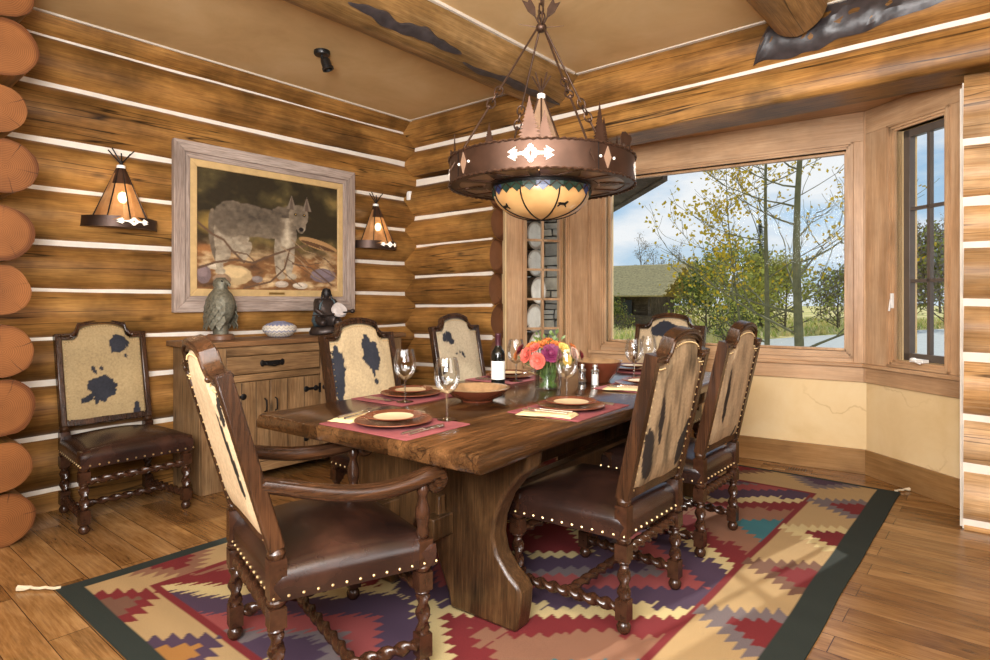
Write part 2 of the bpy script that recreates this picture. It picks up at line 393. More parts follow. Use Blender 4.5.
# ------------------------------------------------------------------ structure: floor, ceiling, log walls
XA, YB = -4.44, 4.024
SK, TI = .044, .0205                      # the window wall is a little out of square, its logs rise a little
def struct(o, label, name_kind='structure'):
    o['kind'] = 'structure'; o['label'] = label; return o
def ceil_z(x): return 2.955+.0215*(x-XA)
def onB(x, off=0.0, z=0.0): return Vector((x, YB+SK*(x-XA)+off, z+TI*(x-XA)))
b = MB(); b.box((-1.0, 1.3, -.05), (8.4, 8.6, .1))
struct(b.build('floor', mt['floor'], smooth=False), 'wide oak plank floor')
b = MB()
za, zb = ceil_z(-5.0), ceil_z(3.2)
vsx = [b.bm.verts.new(p) for p in ((-5, -3, za), (3.2, -3, zb), (3.2, 4.55, zb), (-5, 4.55, za), (-5, -3, za+.12), (3.2, -3, zb+.12), (3.2, 4.55, zb+.12), (-5, 4.55, za+.12))]
for q in ((3, 2, 1, 0), (4, 5, 6, 7), (0, 1, 5, 4), (1, 2, 6, 5), (2, 3, 7, 6), (3, 0, 4, 7)): b.face([vsx[i] for i in q])
struct(b.build('ceiling', mt['ceiling'], smooth=False), 'tan mottled plaster ceiling')

def make_log(name, p0, p1, hh, off, n_, mat, parent, seed, flat=None, endmat=None, rough=.05, seg=26, oval=1.0):
    """a log from p0 to p1 (points on the chinking plane, mid height); n_ = direction out of the wall into the room;
    hh = half height where it meets the plane; the axis lies off behind the plane"""
    p0, p1, n_ = Vector(p0), Vector(p1), Vector(n_); d = p1-p0; ln = d.length; x = d/ln
    zz = Vector((0, 0, 1)); zz = (zz-x*zz.dot(x)).normalized(); y = zz.cross(x)
    R = Matrix((x, y, zz)).transposed().to_4x4(); sgn = 1 if y.dot(n_) > 0 else -1
    r = math.sqrt(hh*hh+off*off); m = max(4, int(ln/.09)); rings = []
    so = Vector((seed*5.3, seed*2.1, 0))
    for i in range(m+1):
        t = ln*i/m; ring = []
        wob = mnoise.noise(Vector((t*.5, 3.3, 0))+so)*.012
        wobz = mnoise.noise(Vector((t*.6, 9.3, 0))+so)*.012
        for k in range(seg):
            a = k*2*PI/seg
            rr = r*(1+rough*mnoise.noise(Vector((t*.8, math.cos(a)*1.2, math.sin(a)*1.2))+so)+.5*rough*mnoise.noise(Vector((t*3.5, math.cos(a)*3, math.sin(a)*3))+so))
            yy = -sgn*off+math.cos(a)*rr*oval+wob; z = math.sin(a)*rr+wobz
            if flat is not None and z < flat: z = flat+.003*mnoise.noise(Vector((t*2, yy*5, 1))+so)
            ring.append(Vector((t, yy, z)))
        rings.append(ring)
    b = MB(); b.rings(rings, cap=False)
    bm = b.bm; bm.verts.ensure_lookup_table()
    vs0 = bm.verts[:seg]; vs1 = bm.verts[-seg:]
    for vs_ in (list(vs0), list(vs1)):
        f = bm.faces.new(vs_); f.material_index = 1
    o = b.build(name, [mat, endmat or mt['endgrain']], parent, ang=50)
    M = Matrix.Translation(p0) @ R
    o.matrix_local = M
    return o

# wall_left: chinking plane with logs running towards the corner
zA = [-.24, .105, .43, .752, 1.007, 1.311, 1.60, 1.92, 2.21, 2.545, 2.84, 3.13]
b = MB(); b.box((XA-.1, 2.35, 1.49), (.2, 3.9, 2.98))
wall_left = struct(b.build('wall_left', mt['chink'], smooth=False), 'log wall with white chinking behind the sideboard')
for i in range(len(zA)-1):
    z0, z1 = zA[i], zA[i+1]; hh = (z1-z0)/2-.013
    make_log('log', (XA, .35, (z0+z1)/2), (XA, 4.3, (z0+z1)/2), hh, .085, (1, 0, 0), mt['log'], wall_left, i+1)
# a thin plaster line under the ceiling along the wall
b = MB(); b.box((XA+.055, 2.2, ceil_z(XA)-.003), (.06, 3.7, .014)); b.build('caulk_line', mt['caulk'], wall_left)
# crossing wall at the near end: only its log ends stick out into the room
zE = [2.80, 2.505, 2.215, 1.91, 1.595, 1.296, .99, .71, .415, .135]
b = MB(); b.box((-4.75, .70, 1.48), (.6, .2, 2.96)); wall_near = struct(b.build('wall_near', mt['log'], smooth=False), 'crossing log wall whose sawn ends stick out at the left')
for i, z in enumerate(zE):
    e = mt['endgrain']
    make_log('log_end', (-5.0, .775+.01*math.sin(i*2.3), z), (-3.85+.05*math.sin(i*2.7), .770+.01*math.sin(i*2.3), z), .133+.011*math.sin(i*2.1), 0, (0, 1, 0), mt['bark'] if i == 99 else mt['log'], wall_near, 40+i, endmat=e, rough=.07, seg=28)
# wall_back : logs between the corner and the bay
zB = [-.28, .05, .33, .63, .908, 1.184, 1.469, 1.762, 2.023, 2.35]
def slab_between(b, p, q, z0, z1, th):
    """vertical slab from p to q (xy), outwards thickness th"""
    p, q = Vector((p[0], p[1])), Vector((q[0], q[1])); d = (q-p).normalized(); n = Vector((-d.y, d.x))*th
    lo = [b.bm.verts.new((v.x, v.y, z0)) for v in (p, q, q+n, p+n)]; hi = [b.bm.verts.new((v.x, v.y, z1)) for v in (p, q, q+n, p+n)]
    b.face(lo[::-1]); b.face(hi)
    for i in range(4): b.face([lo[i], lo[(i+1) % 4], hi[(i+1) % 4], hi[i]])
b = MB(); p = onB(-4.6); q = onB(-3.44); slab_between(b, p, q, 0, 2.4, .16)
p = onB(-4.6); q = onB(2.6); slab_between(b, p, q, 2.58, 3.12, .16)
p = onB(-.2, .02); q = onB(2.6, .02); slab_between(b, p, q, 0, 2.44, .16)
wall_back = struct(b.build('wall_back', mt['chink'], smooth=False), 'log wall with white chinking around the bay window')
nB = Vector((SK, -1, 0)).normalized()
for i in range(len(zB)-1):
    z0, z1 = zB[i], zB[i+1]; hh = (z1-z0)/2-.012; zc = (z0+z1)/2
    make_log('log', onB(-4.52, 0, zc), onB(-3.41+.012*math.sin(i*2.1), 0, zc), hh, .085, nB, mt['log'], wall_back, 60+i, endmat=mt['endgrain_dark'])
make_log('header_log', onB(-4.6, .04, 2.52), onB(2.6, .04, 2.52), .175, .09, nB, mt['log'], wall_back, 80, flat=-.095, rough=.02, seg=40)
make_log('top_log', onB(-4.6, 0, 2.84), onB(2.6, 0, 2.84), .145, .085, nB, mt['log'], wall_back, 81, rough=.02, seg=36)
zS = [-.27, .04, .335, .615, .943, 1.234, 1.551, 1.788, 2.117, 2.50]
for i in range(len(zS)-1):
    z0, z1 = zS[i], zS[i+1]; hh = (z1-z0)/2-.02; zc = (z0+z1)/2; dz = -TI*(-.12-XA)
    make_log('log', onB(-.195, .02, zc+dz), onB(2.6, .02, zc+dz-.1), hh, .085, nB, mt['log_pale'], wall_back, 90+i)
b = MB(); p = onB(-.206, -.035); b.box((p.x, p.y+.07, 1.21), (.010, .03, 2.4)); b.build('caulk_line', mt['caulk'], wall_back)
b = MB(); q0 = onB(-4.4, -.03, 2.965); q1 = onB(2.4, -.03, 2.965); b.bar(q0, q1, .09, .03); b.build('caulk_line', mt['caulk'], wall_back)
# charred patch of bark on the top log, around the beam end
def bark_patch():
    b = MB(); n = 40; cols = []
    r = math.sqrt(.145**2+.085**2)+.008
    for i in range(n+1):
        t = i/n; x = -1.28+t*1.25
        lo = -.85+.95*max(0, t-.30)**.8+.16*mnoise.noise(Vector((t*9, 0, 0))); hi = 1.05-.25*t+.1*mnoise.noise(Vector((t*8, 5, 0)))
        if t < .12: hi = lo+(hi-lo)*(t/.12)
        col = []
        for k in range(9):
            a = lo+(hi-lo)*k/8; c = onB(x, .085, 2.84)
            e = 0 if k in (0, 8) else 1
            rr = r+(.004+.022*mnoise.noise(Vector((t*16, a*5, 2)))+.010*mnoise.noise(Vector((t*40, a*12, 7))))*e
            col.append(b.bm.verts.new(c+Vector((nB.x*math.cos(a)*rr, nB.y*math.cos(a)*rr, math.sin(a)*rr))))
        cols.append(col)
    for A, B in zip(cols[:-1], cols[1:]):
        for k in range(8): b.face([A[k], A[k+1], B[k+1], B[k]])
    b.build('charred_bark_patch', mt['char'], wall_back)
bark_patch()
# walls behind the camera close the room
b = MB(); b.box((2.75, .5, 1.5), (.15, 8, 3.0)); struct(b.build('wall_right', mt['ceiling'], smooth=False), 'tan plaster wall')
b = MB(); b.box((-1.2, -2.9, 1.5), (8, .15, 3.0)); struct(b.build('wall_rear', mt['ceiling'], smooth=False), 'tan plaster wall')
b = MB(); b.box((-4.75, -1.2, 1.5), (.15, 3.6, 3.0)); struct(b.build('wall_side', mt['ceiling'], smooth=False), 'tan plaster wall')

# ceiling beams
def beam(x, r, y0, y1, label, seed, dz=0.0):
    z = ceil_z(x)+dz
    o = make_log('ceiling_beam', (x, y0, z), (x, y1, z), r, 0, (1, 0, 0), mt['beam'], None, seed, rough=.05, seg=32)
    struct(o, label); return o
bm1 = beam(-2.80, .235, -2.6, 4.3, 'long log ceiling beam with dark bark scars above the table', 120, .02)
bm2 = beam(-.985, .165, -2.6, 4.0, 'round log ceiling beam ending at the window wall', 121, -.03)
def scar(parent, x, z, r, y0, y1, a0, w):
    b = MB(); n = 60; cols = []
    for i in range(n+1):
        t = i/n; y = y0+(y1-y0)*t; ww = w*(math.sin(PI*min(1, max(0, t)))**.5)*(.85+.6*mnoise.noise(Vector((t*9+y0, 2, 0))))
        am = a0+.09*mnoise.noise(Vector((t*4+y0, 8, 0))); col = []
        for k in range(7):
            a = am-ww+2*ww*k/6; rr = r+(.006 if 0 < k < 6 else -.012)
            col.append(b.bm.verts.new((x+math.cos(a)*rr, y, z+math.sin(a)*rr)))
        cols.append(col)
    for A, B in zip(cols[:-1], cols[1:]):
        for k in range(6): b.face([A[k], A[k+1], B[k+1], B[k]])
    o = b.build('bark_scar', mt['char']); o.parent = parent; o.matrix_parent_inverse = parent.matrix_basis.inverted()
zz1 = ceil_z(-2.80)+.02
scar(bm1, -2.80, zz1, .235, 1.98, 2.86, -.98, .25)
scar(bm1, -2.80, zz1, .235, 2.92, 4.05, -1.22, .18)
b = MB(); b.bar((-2.565, -2.5, ceil_z(-2.56)-.008), (-2.565, 4.0, ceil_z(-2.56)-.008), .03, .02); o = b.build('caulk_line', mt['caulk']); o.parent = bm1; o.matrix_parent_inverse = bm1.matrix_basis.inverted()

# ------------------------------------------------------------------ bay window
LB, LP, R0, RE = (-3.36, 4.15), (-2.95, 4.88), (-.79, 5.095), (-.08, 4.50)
def frame(p, q):
    p, q = Vector((p[0], p[1], 0)), Vector((q[0], q[1], 0)); x = (q-p).normalized(); y = Vector((-x.y, x.x, 0))
    return Matrix.Translation(p) @ Matrix((x, y, Vector((0, 0, 1)))).transposed().to_4x4(), (q-p).length
ZT = 2.6
def bay_wall(name, p, q, op, zop, label, side):
    """plaster wall with a window opening op=(u0,u1), zop=(z0,z1)"""
    M, ln = frame(p, q); b = MB(); th = .16
    def bx(u0, u1, z0, z1):
        if u1 > u0 and z1 > z0: b.box(((u0+u1)/2, th/2, (z0+z1)/2), (u1-u0, th, z1-z0))
    bx(0, ln, 0, zop[0]); bx(0, ln, zop[1], ZT+.1); bx(0, op[0], zop[0], zop[1]); bx(op[1], ln, zop[0], zop[1])
    w = b.build(name, mt['plaster'], None, smooth=False, M=M); struct(w, label)
    b = MB(); b.box((ln/2, -.009, .088), (ln, .02, .176)); bb = b.build('baseboard_'+side, mt['base'], None, bevel=.003, M=M); struct(bb, 'wide stained wood baseboard under the bay window')
    return M, ln
def window(n, M, ln, op, zop, label, cas_l, cas_r, top, sill_z, sash, sashw, cols, rows, mw, crank=False):
    w = thing('window_%d' % n, None, None); w.matrix_world = M; struct(w, label)
    u0, u1 = op; z0, z1 = zop; V, Hm = mt['trim'], mt['trim_h']
    # flat casings with a stepped moulding towards the glass
    def casing(nm, a, b_, mat):
        mb = MB()
        (ua, za_), (ub, zb_) = a, b_
        mb.box(((ua+ub)/2, -.011, (za_+zb_)/2), (ub-ua, .022, zb_-za_)); return mb.build(nm, mat, w, bevel=.003)
    casing('casing', (u0-cas_l, sill_z+.135), (u0-.045, z1+.045), V); casing('casing', (u1+.045, sill_z+.135), (u1+cas_r, z1+.045), V)
    casing('head_casing', (u0-cas_l, z1+.045), (u1+cas_r, top), Hm)
    casing('apron', (0, sill_z), (ln, sill_z+.11), Hm)
    mb = MB(); mb.box((ln/2, -.022, sill_z+.122), (ln, .055, .028)); mb.build('sill', Hm, w, bevel=.006)
    casing('sill_casing', (u0-.045, sill_z+.135), (u1+.045, z0-.04), Hm)
    for nm, (a, c), mat in (('stop', (u0-.045, u0), V), ('stop', (u1, u1+.045), V)):
        mb = MB(); s_ = 1 if a < u0 else -1
        for k in range(3):
            e = .015*k; aa, cc = (a+e, a+e+.015) if s_ > 0 else (c-e-.015, c-e)
            mb.box(((aa+cc)/2, .02+.012*k-.03, (z0+z1)/2), (.015, .06, z1-z0+.09-2*e))
        mb.build(nm, mat, w)
    for zz, s_ in ((z1, 1), (z0, -1)):
        mb = MB()
        for k in range(3):
            e = .045-.015*k; mb.box(((u0+u1)/2, -.01+.012*k, zz+s_*(e-.0075)), (u1-u0+2*e, .06, .015))
        mb.build('stop', Hm, w)
    # sash
    d = .075; mb = MB(); sw = sashw
    mb.box((u0+sw/2, d, (z0+z1)/2), (sw, .045, z1-z0)); mb.box((u1-sw/2, d, (z0+z1)/2), (sw, .045, z1-z0))
    mb.box(((u0+u1)/2, d, z0+sw/2), (u1-u0, .045, sw)); mb.box(((u0+u1)/2, d, z1-sw/2), (u1-u0, .045, sw))
    sa = mb.build('sash', sash, w, bevel=.003)
    mb = MB(); mb.box(((u0+u1)/2, d+.004, (z0+z1)/2), (u1-u0-sw, .004, z1-z0-sw)); mb.build('pane', mt['pane'], w, smooth=False)
    for c in range(1, cols):
        mb = MB(); mb.box((u0+sw+(u1-u0-2*sw)*c/cols, d, (z0+z1)/2), (mw, .03, z1-z0-sw)); mb.build('muntin', sash, w)
    for r in range(1, rows):
        mb = MB(); mb.box(((u0+u1)/2, d, z0+sw+(z1-z0-2*sw)*r/rows), (u1-u0-sw, .03, mw)); mb.build('muntin', sash, w)
    if crank:
        mb = MB(); uc = (u0+u1)/2+.005; mb.box((uc, -.015, z0+.012), (.10, .05, .022)); mb.ball((uc-.02, -.04, z0+.02), (.02, .02, .012)); mb.bar((uc-.03, -.045, z0+.018), (uc+.05, -.055, z0+.0), .014, .012)
        mb.build('crank_handle', mt['white'], w, bevel=.003)
        mb = MB(); mb.box((u0-.012, -.02, z0+.40), (.014, .03, .10)); mb.bar((u0-.012, -.035, z0+.41), (u0-.01, -.05, z0+.33), .01, .01); mb.build('latch', mt['white'], w, bevel=.002)
    return w
Mc, lc = bay_wall('wall_bay_centre', LP, R0, (.16, 2.045), (.875, 2.345), 'cream plaster wall under the picture window', 'centre')
window(1, Mc, lc, (.16, 2.045), (.875, 2.345), 'large picture window looking onto trees and a barn', .15, .125, ZT, .66, mt['trim'], .018, 1, 1, .02)
Mr, lr = bay_wall('wall_bay_right', R0, RE, (.265, .64), (.845, 2.39), 'cream plaster wall under the narrow right window', 'right')
window(2, Mr, lr, (.265, .64), (.845, 2.39), 'narrow dark-sashed casement window in the right side of the bay', .255, .2, ZT, .66, mt['sash'], .05, 2, 3, .022, True)
Ml, ll = bay_wall('wall_bay_left', LB, LP, (.20, .58), (.70, 2.345), 'cream plaster wall under the narrow left window', 'left')
window(3, Ml, ll, (.20, .58), (.70, 2.345), 'narrow wood-sashed window in the left side of the bay', .19, .22, ZT, .48, mt['trim'], .03, 2, 6, .02)
# corner posts and soffit of the bay
b = MB(); b.prism([(-3.45, 4.25), (-3.1, 4.2), (-.1, 4.33), (.2, 4.45), (-.75, 5.3), (-3.0, 5.1)], .1, T(0, 0, ZT+.0)); struct(b.build('ceiling_bay', mt['trim_h'], smooth=False), 'wood soffit of the bay window')
for i, (c, w_) in enumerate(((LP, .05), (R0, .03))):
    b = MB(); b.box((c[0], c[1]-.012, 1.63), (w_, w_, 1.94)); struct(b.build('trim_%d' % (i+1), mt['trim'], bevel=.004), 'wood corner post of the bay window')

# ------------------------------------------------------------------ kilim rug
def color_grid(me, cols):
    a = me.color_attributes.new('Col', 'FLOAT_COLOR', 'POINT'); a.data.foreach_set('color', np.asarray(cols, dtype=np.float32).ravel())
def lin(*c): return np.array(srgb(*c))
RX0, RX1, RY0, RY1 = -3.146, -.545, .815, 4.735
def make_rug():
    st = .008; nx = int((RX1-RX0)/st); ny = int((RY1-RY0)/st)
    xs = np.linspace(0, RX1-RX0, nx+1); ys = np.linspace(0, RY1-RY0, ny+1); X, Y = np.meshgrid(xs, ys)
    W, Hh = RX1-RX0, RY1-RY0
    tan, green, red, purp, cream, terra, teal, brown, grey, rose = (lin(174, 145, 102), lin(46, 52, 47), lin(116, 40, 42), lin(76, 58, 76), lin(198, 178, 128), lin(138, 98, 76), lin(58, 108, 114), lin(112, 80, 64), lin(112, 100, 100), lin(146, 72, 70))
    C = np.empty(X.shape+(4,)); C[:] = tan
    tooth = lambda t, p: np.abs(((t/p) % 1)-.5)*2           # 0..1 triangle wave
    # inner field: serrated bands and lozenges
    ix0, ix1, iy0, iy1 = .315, W-.44, .30, Hh-.42
    inn = (X > ix0) & (X < ix1) & (Y > iy0) & (Y < iy1)
    cx = (ix0+ix1)/2; wx = (ix1-ix0)
    per = .98; v = (Y-iy0)/per
    u = np.abs(X-cx)/(wx/2)                                  # 0 centre .. 1 edge
    ue = np.minimum(X-ix0, ix1-X)
    vc = .91; vv = np.abs(((Y-vc+.89) % 1.78)-.89)
    saw = ((X/.045) % 1)*.055*np.sign(((Y-vc+.89) % 1.78)-.89+1e-9)
    fing = (np.floor(X/.17) % 2)*.05+((X/.17) % 1)*.02
    dd = vv+ue*.80+np.abs(saw)
    F = np.empty_like(C); F[:] = red
    edges = [(0, teal, 0), (.22, terra, 0), (.42, red, 1), (.61, cream, 0), (.69, purp, 1), (.93, rose, 0), (1.08, grey, 0), (1.12, purp, 1), (1.31, cream, 1), (1.40, red, 0), (1.58, terra, 1)]
    for lo_, col_, fg in edges:
        m = dd >= lo_+(fing if fg else 0); F[m] = col_
    bb_ = vv+ue*.80
    for lo_ in (.42, .69, 1.13): pass
    C[inn] = F[inn]
    # red frame of the inner field
    fr = ((X > ix0-.035) & (X < ix1+.035) & (Y > iy0-.035) & (Y < iy1+.035)) & ~inn
    C[fr] = red
    # border triangles
    def tri(px, py, L, Hw, along, sgn, outer, mid, core):
        """triangle whose base (half width Hw) sits on the dark band at (px,py), pointing inwards by L"""
        if along == 'y': p = (X-px)*sgn; q = np.abs(Y-py)
        else: p = (Y-py)*sgn; q = np.abs(X-px)
        stp = ((p/.042) % 1)*.075
        for k, c in ((1.0, outer), (.62, mid), (.36, core)):
            if c is None: continue
            m = (p >= -.001) & (p < L*k) & (q < Hw*(k-p/L)+stp*k-.02)
            C[m] = c
    bw_r, bw_l, bw_n, bw_f = .128, .075, .085, .035
    pal2 = [(terra, red, None), (grey, red, None), (cream, red, None), (brown, red, None)]
    for i in range(6):
        y = .42+i*.59
        o, m_, c_ = [(brown, red, None), (brown, red, None), (grey, red, None), (brown, red, None), (cream, red, None), (grey, red, None)][i]; tri(W-bw_r, y, .30, .20, 'y', -1, o, m_, c_)
        o, m_, c_ = [(terra, red, None), (purp, lin(160, 112, 58), None)][i % 2]; tri(bw_l, y+.02, .23, .18, 'y', 1, o, m_, c_)
    for i in range(4):
        x = .36+i*.55
        o, m_, c_ = [(red, brown, None), (purp, lin(160, 112, 58), None)][i % 2]; tri(x, bw_n, .19, .19, 'x', 1, o, m_, c_)
        o, m_, c_ = [(brown, red, None), (grey, purp, None)][i % 2]; tri(x+.15, Hh-bw_f, .24, .22, 'x', -1, o, m_, c_)
    dark = (X < bw_l) | (X > W-bw_r) | (Y < bw_n) | (Y > Hh-bw_f); C[dark] = green
    # weave: slow colour drift of the yarn
    n1 = np.array([mnoise.noise((0, yy*9, 0)) for yy in ys])
    C[..., :3] *= .80*(1+.10*n1)[:, None, None]
    verts = []; zt = .009
    wav = [.004*mnoise.noise((x*2.2, 7, 0)) for x in xs]
    for j, y in enumerate(ys):
        dx = .010*mnoise.noise((0, y*1.6, 3))
        for i, x in enumerate(xs):
            verts.append((RX0+x+dx, RY0+y+wav[i]*3, zt+.0015*mnoise.noise((x*3, y*3, 0))))
    n = nx+1; faces = [(j*n+i, j*n+i+1, (j+1)*n+i+1, (j+1)*n+i) for j in range(ny) for i in range(nx)]
    # skirt down to the floor
    border = [i for i in range(n)]+[j*n+nx for j in range(1, ny+1)]+[ny*n+i for i in range(nx-1, -1, -1)]+[j*n for j in range(ny-1, 0, -1)]
    base = len(verts); cols = list(C.reshape(-1, 4))
    for k in border: verts.append((verts[k][0], verts[k][1], .001)); cols.append(green)
    nb = len(border)
    for k in range(nb): faces.append((border[k], base+k, base+(k+1) % nb, border[(k+1) % nb]))
    me = bpy.data.meshes.new('kilim_rug'); me.from_pydata(verts, [], faces); color_grid(me, cols); me.materials.append(mt['rug'])
    o = bpy.data.objects.new('kilim_rug', me); COL.objects.link(o)
    tag(o, 'large woven kilim rug with serrated bands and dark green border under the dining table', 'rug')
    yarn = simple('cream_yarn', srgb(206, 190, 160), .9, 0, .1, 60)
    for p, q in (((RX0+.01, RY0+.01), (RX0-.12, RY0-.10)), ((RX1-.03, RY1-.01), (RX1+.04, RY1+.10))):
        b = MB(); p, q = Vector((*p, .012)), Vector((*q, .012))
        pts = [p.lerp(q, i/8)+Vector((.006*math.sin(i*2), .006*math.cos(i*2), 0)) for i in range(9)]
        b.tube(pts, [.006]*6+[.007, .011, .013], 6); b.build('tassel', yarn, o)
make_rug()

# ------------------------------------------------------------------ dining table
TROT = .052
TABLE = thing('dining_table', 'long dark plank trestle dining table standing on the rug', 'table', (-1.95, 2.79, .011), TROT)
TZ = .749
def make_table():
    b = MB(); LN, WD, TH = 2.77, 1.215, .06
    nu, nv = 14, 40; ring_pts = []
    pts = []
    for i in range(nu): pts.append((-WD/2+WD*i/nu, -LN/2))
    for i in range(nv): pts.append((WD/2, -LN/2+LN*i/nv))
    for i in range(nu): pts.append((WD/2-WD*i/nu, LN/2))
    for i in range(nv): pts.append((-WD/2, LN/2-LN*i/nv))
    def wob(p, z): return (p[0]+.010*mnoise.noise((p[0]*3, p[1]*3, z*30)), p[1]+.010*mnoise.noise((p[0]*4+9, p[1]*3, z*30)), z)
    rings = []
    for z, ins in ((TZ-TH, .006), (TZ-TH+.006, 0), (TZ-.03, -.003), (TZ-.007, 0), (TZ, .009)):
        rings.append([Vector(wob((p[0]*(1-ins*2/WD), p[1]*(1-ins*2/LN)), z if z != TZ else TZ)) for p in pts])
        for v in rings[-1]: v.z = z
    b.rings(rings); b.build('tabletop', mt['table'], TABLE, ang=50)
    half = [(.49, 0), (.505, .08), (.51, .15), (.495, .175), (.45, .21), (.40, .27), (.385, .33), (.392, .40), (.43, .49), (.50, .575), (.545, .61), (.552, .66), (.553, TZ-TH-.001)]
    arch = [(.17, 0), (.155, .06), (.10, .18), (.065, .26), (.03, .315), (0, .335)]
    outl = [(-x, z) for x, z in half[::-1]]
    poly = [(x, z) for x, z in half]+[(-x, z) for x, z in half[::-1]]
    poly = poly+[(-x, z) for x, z in arch]+[(x, z) for x, z in arch[-2::-1]]
    for s in (-1, 1):
        y = s*.97
        b = MB(); b.prism(poly, .095, T(0, y+.0475, 0) @ RX(PI/2)); ped = b.build('pedestal', mt['pedestal'], TABLE, bevel=.012, ang=30)
        for x in (-.15, .15):
            b = MB(); b.box((x, y+s*.10, .345), (.065, .12, .085)); b.build('tenon', mt['pedestal'], ped, bevel=.005)
            b = MB(); b.box((x, y+s*.085, .38), (.028, .05, .16), taper=.7); b.build('wedge', mt['pedestal'], ped, bevel=.004)
    for x in (-.15, .15):
        b = MB(); b.box((x, 0, .345), (.06, 1.84, .10)); b.build('stretcher', mt['pedestal'], TABLE, bevel=.006)
    for y in (-.55, 0, .55):
        b = MB(); b.box((0, y, TZ-TH-.025), (1.0, .07, .045)); b.build('batten', mt['pedestal'], TABLE, bevel=.004)
make_table(); TZ = .76
def on_table(x, y, z=0): return Vector((x, y, TZ+z))

# ------------------------------------------------------------------ chairs
def top_profile(u, hs, W):
    a = abs(u)/W
    if a > .66: return hs
    if a > .56: return hs+.026*(.66-a)/.10
    return hs+.032+.062*math.sqrt(max(0, 1-(a/.60)**2))
def turned(b, x, y, z0, z1, r):
    n = 9; h = z1-z0
    pr = [(r*.55, 0), (r*.8, .05), (r*.95, .14), (r*.75, .22), (r*.9, .30), (r*1.05, .42), (r*.98, .55), (r*.62, .72), (r*.6, .78), (r*.9, .84), (r*.9, .9), (r*.6, 1)]
    b.lathe([(q, z0+h*t) for q, t in pr], 12, T(x, y, 0))
def leg_mesh(b, x, y, ztop_block):
    b.lathe([(0, 0), (.016, .0), (.026, .012), (.028, .026), (.02, .042), (.014, .047), (.016, .052)], 12, T(x, y, 0))
    b.box((x, y, .088), (.048, .048, .075)); b.twist((x, y, .125), (x, y, .262), .0205, .006, 2.2, 12)
    b.lathe([(.022, .258), (.027, .266), (.022, .274)], 12, T(x, y, 0)); b.box((x, y, .302), (.05, .05, .06))
    b.lathe([(.018, .330), (.027, .340), (.029, .35), (.02, .362)], 12, T(x, y, 0))
    b.box((x, y, (.36+ztop_block)/2), (.05, .05, ztop_block-.36))
MESH = {}
def nail_parts(parent, spots, r):
    if ('nail', r) not in MESH:
        b = MB(); b.ball((0, 0, 0), r, 6, 4); o = b.build('brass_nail', mt['brass']); MESH[('nail', r)] = o.data; bpy.data.objects.remove(o)
    for p in spots:
        o = bpy.data.objects.new('brass_nail', MESH[('nail', r)]); COL.objects.link(o); o.parent = parent; o.location = p
def shared(key, maker, mat, name, parent, **k):
    if key in MESH:
        o = bpy.data.objects.new(name, MESH[key]); COL.objects.link(o); o.parent = parent; return o
    b = MB(); maker(b); o = b.build(name, mat, parent, **k); MESH[key] = o.data; return o
def dark_fn(blobs, seed):
    def f(u, v):
        d = 9
        wn = mnoise.noise((u*14+seed, v*14, seed*1.3))*.35+mnoise.noise((u*38+seed, v*38, 4))*.22
        for (bu, bv, ru, rv, rot) in blobs:
            c, s = math.cos(rot), math.sin(rot); du, dv = u-bu, v-bv; p, q = c*du+s*dv, -s*du+c*dv
            d = min(d, math.sqrt((p/ru)**2+(q/rv)**2)+wn)
        return d
    return f
def panel_mesh(W, hs, ly, front, back, seed, streak, cream, cream_b):
    """upholstered back panel: grid front and back with hide patches"""
    nu, nv = 60, 84; Wp = W-.033; verts = []; cols = []
    ff, fb = dark_fn(front, seed), dark_fn(back, seed+5)
    dk = lin(44, 45, 52); dkb = lin(44, 38, 34)
    for side in (1, -1):
        for j in range(nv+1):
            for i in range(nu+1):
                u = -Wp+2*Wp*i/nu; tp = top_profile(u*(W/Wp)*.94, hs, W)-.033; v = .025+(tp-.025)*j/nv
                e = min(1, 6*min(i, nu-i)/nu)*min(1, 7*min(j, nv-j)/nv)
                verts.append((u, side*(.012+.016*math.sqrt(e))+.002*mnoise.noise((u*9, v*9, seed)), v))
                if side > 0:
                    d = ff(-u, v); base = cream*(1+.13*mnoise.noise((u*6+seed, v*6, 1))+.08*mnoise.noise((u*22, v*5+seed, 3)))
                    c = dk*(1+.35*mnoise.noise((u*10, v*10, 2))) if d < 1 else base
                    if j >= nv-1 or i in (0, nu) or j == 0: c = base*.35
                else:
                    d = fb(u, v); sk = mnoise.noise((u*16+v*5+seed, v*3.0-u*2, 8))*.6+mnoise.noise((u*45+v*10, v*9+seed, 6))*.4
                    base = cream_b*(1+.15*mnoise.noise((u*20+seed, v*6, 1)))
                    if streak: base = base*(1-min(.75, max(0, sk+.08)*1.7*streak))
                    c = dkb if d < 1 else base
                c = np.clip(np.array(c), 0, 1); c[3] = 1; cols.append(c)
    n = nu+1; N1 = (nu+1)*(nv+1); faces = []
    for j in range(nv):
        for i in range(nu):
            a = j*n+i; faces.append((a+1, a, a+n, a+n+1)); a += N1; faces.append((a, a+1, a+n+1, a+n))
    rim = [i for i in range(n)]+[j*n+nu for j in range(1, nv+1)]+[nv*n+i for i in range(nu-1, -1, -1)]+[j*n for j in range(nv-1, 0, -1)]
    for k in range(len(rim)):
        a, c = rim[k], rim[(k+1) % len(rim)]; faces.append((a, c, c+N1, a+N1))
    me = bpy.data.meshes.new('back_panel'); me.from_pydata(verts, [], faces); color_grid(me, cols); me.materials.append(mt['hide'])
    for p in me.polygons: p.use_smooth = True
    return me
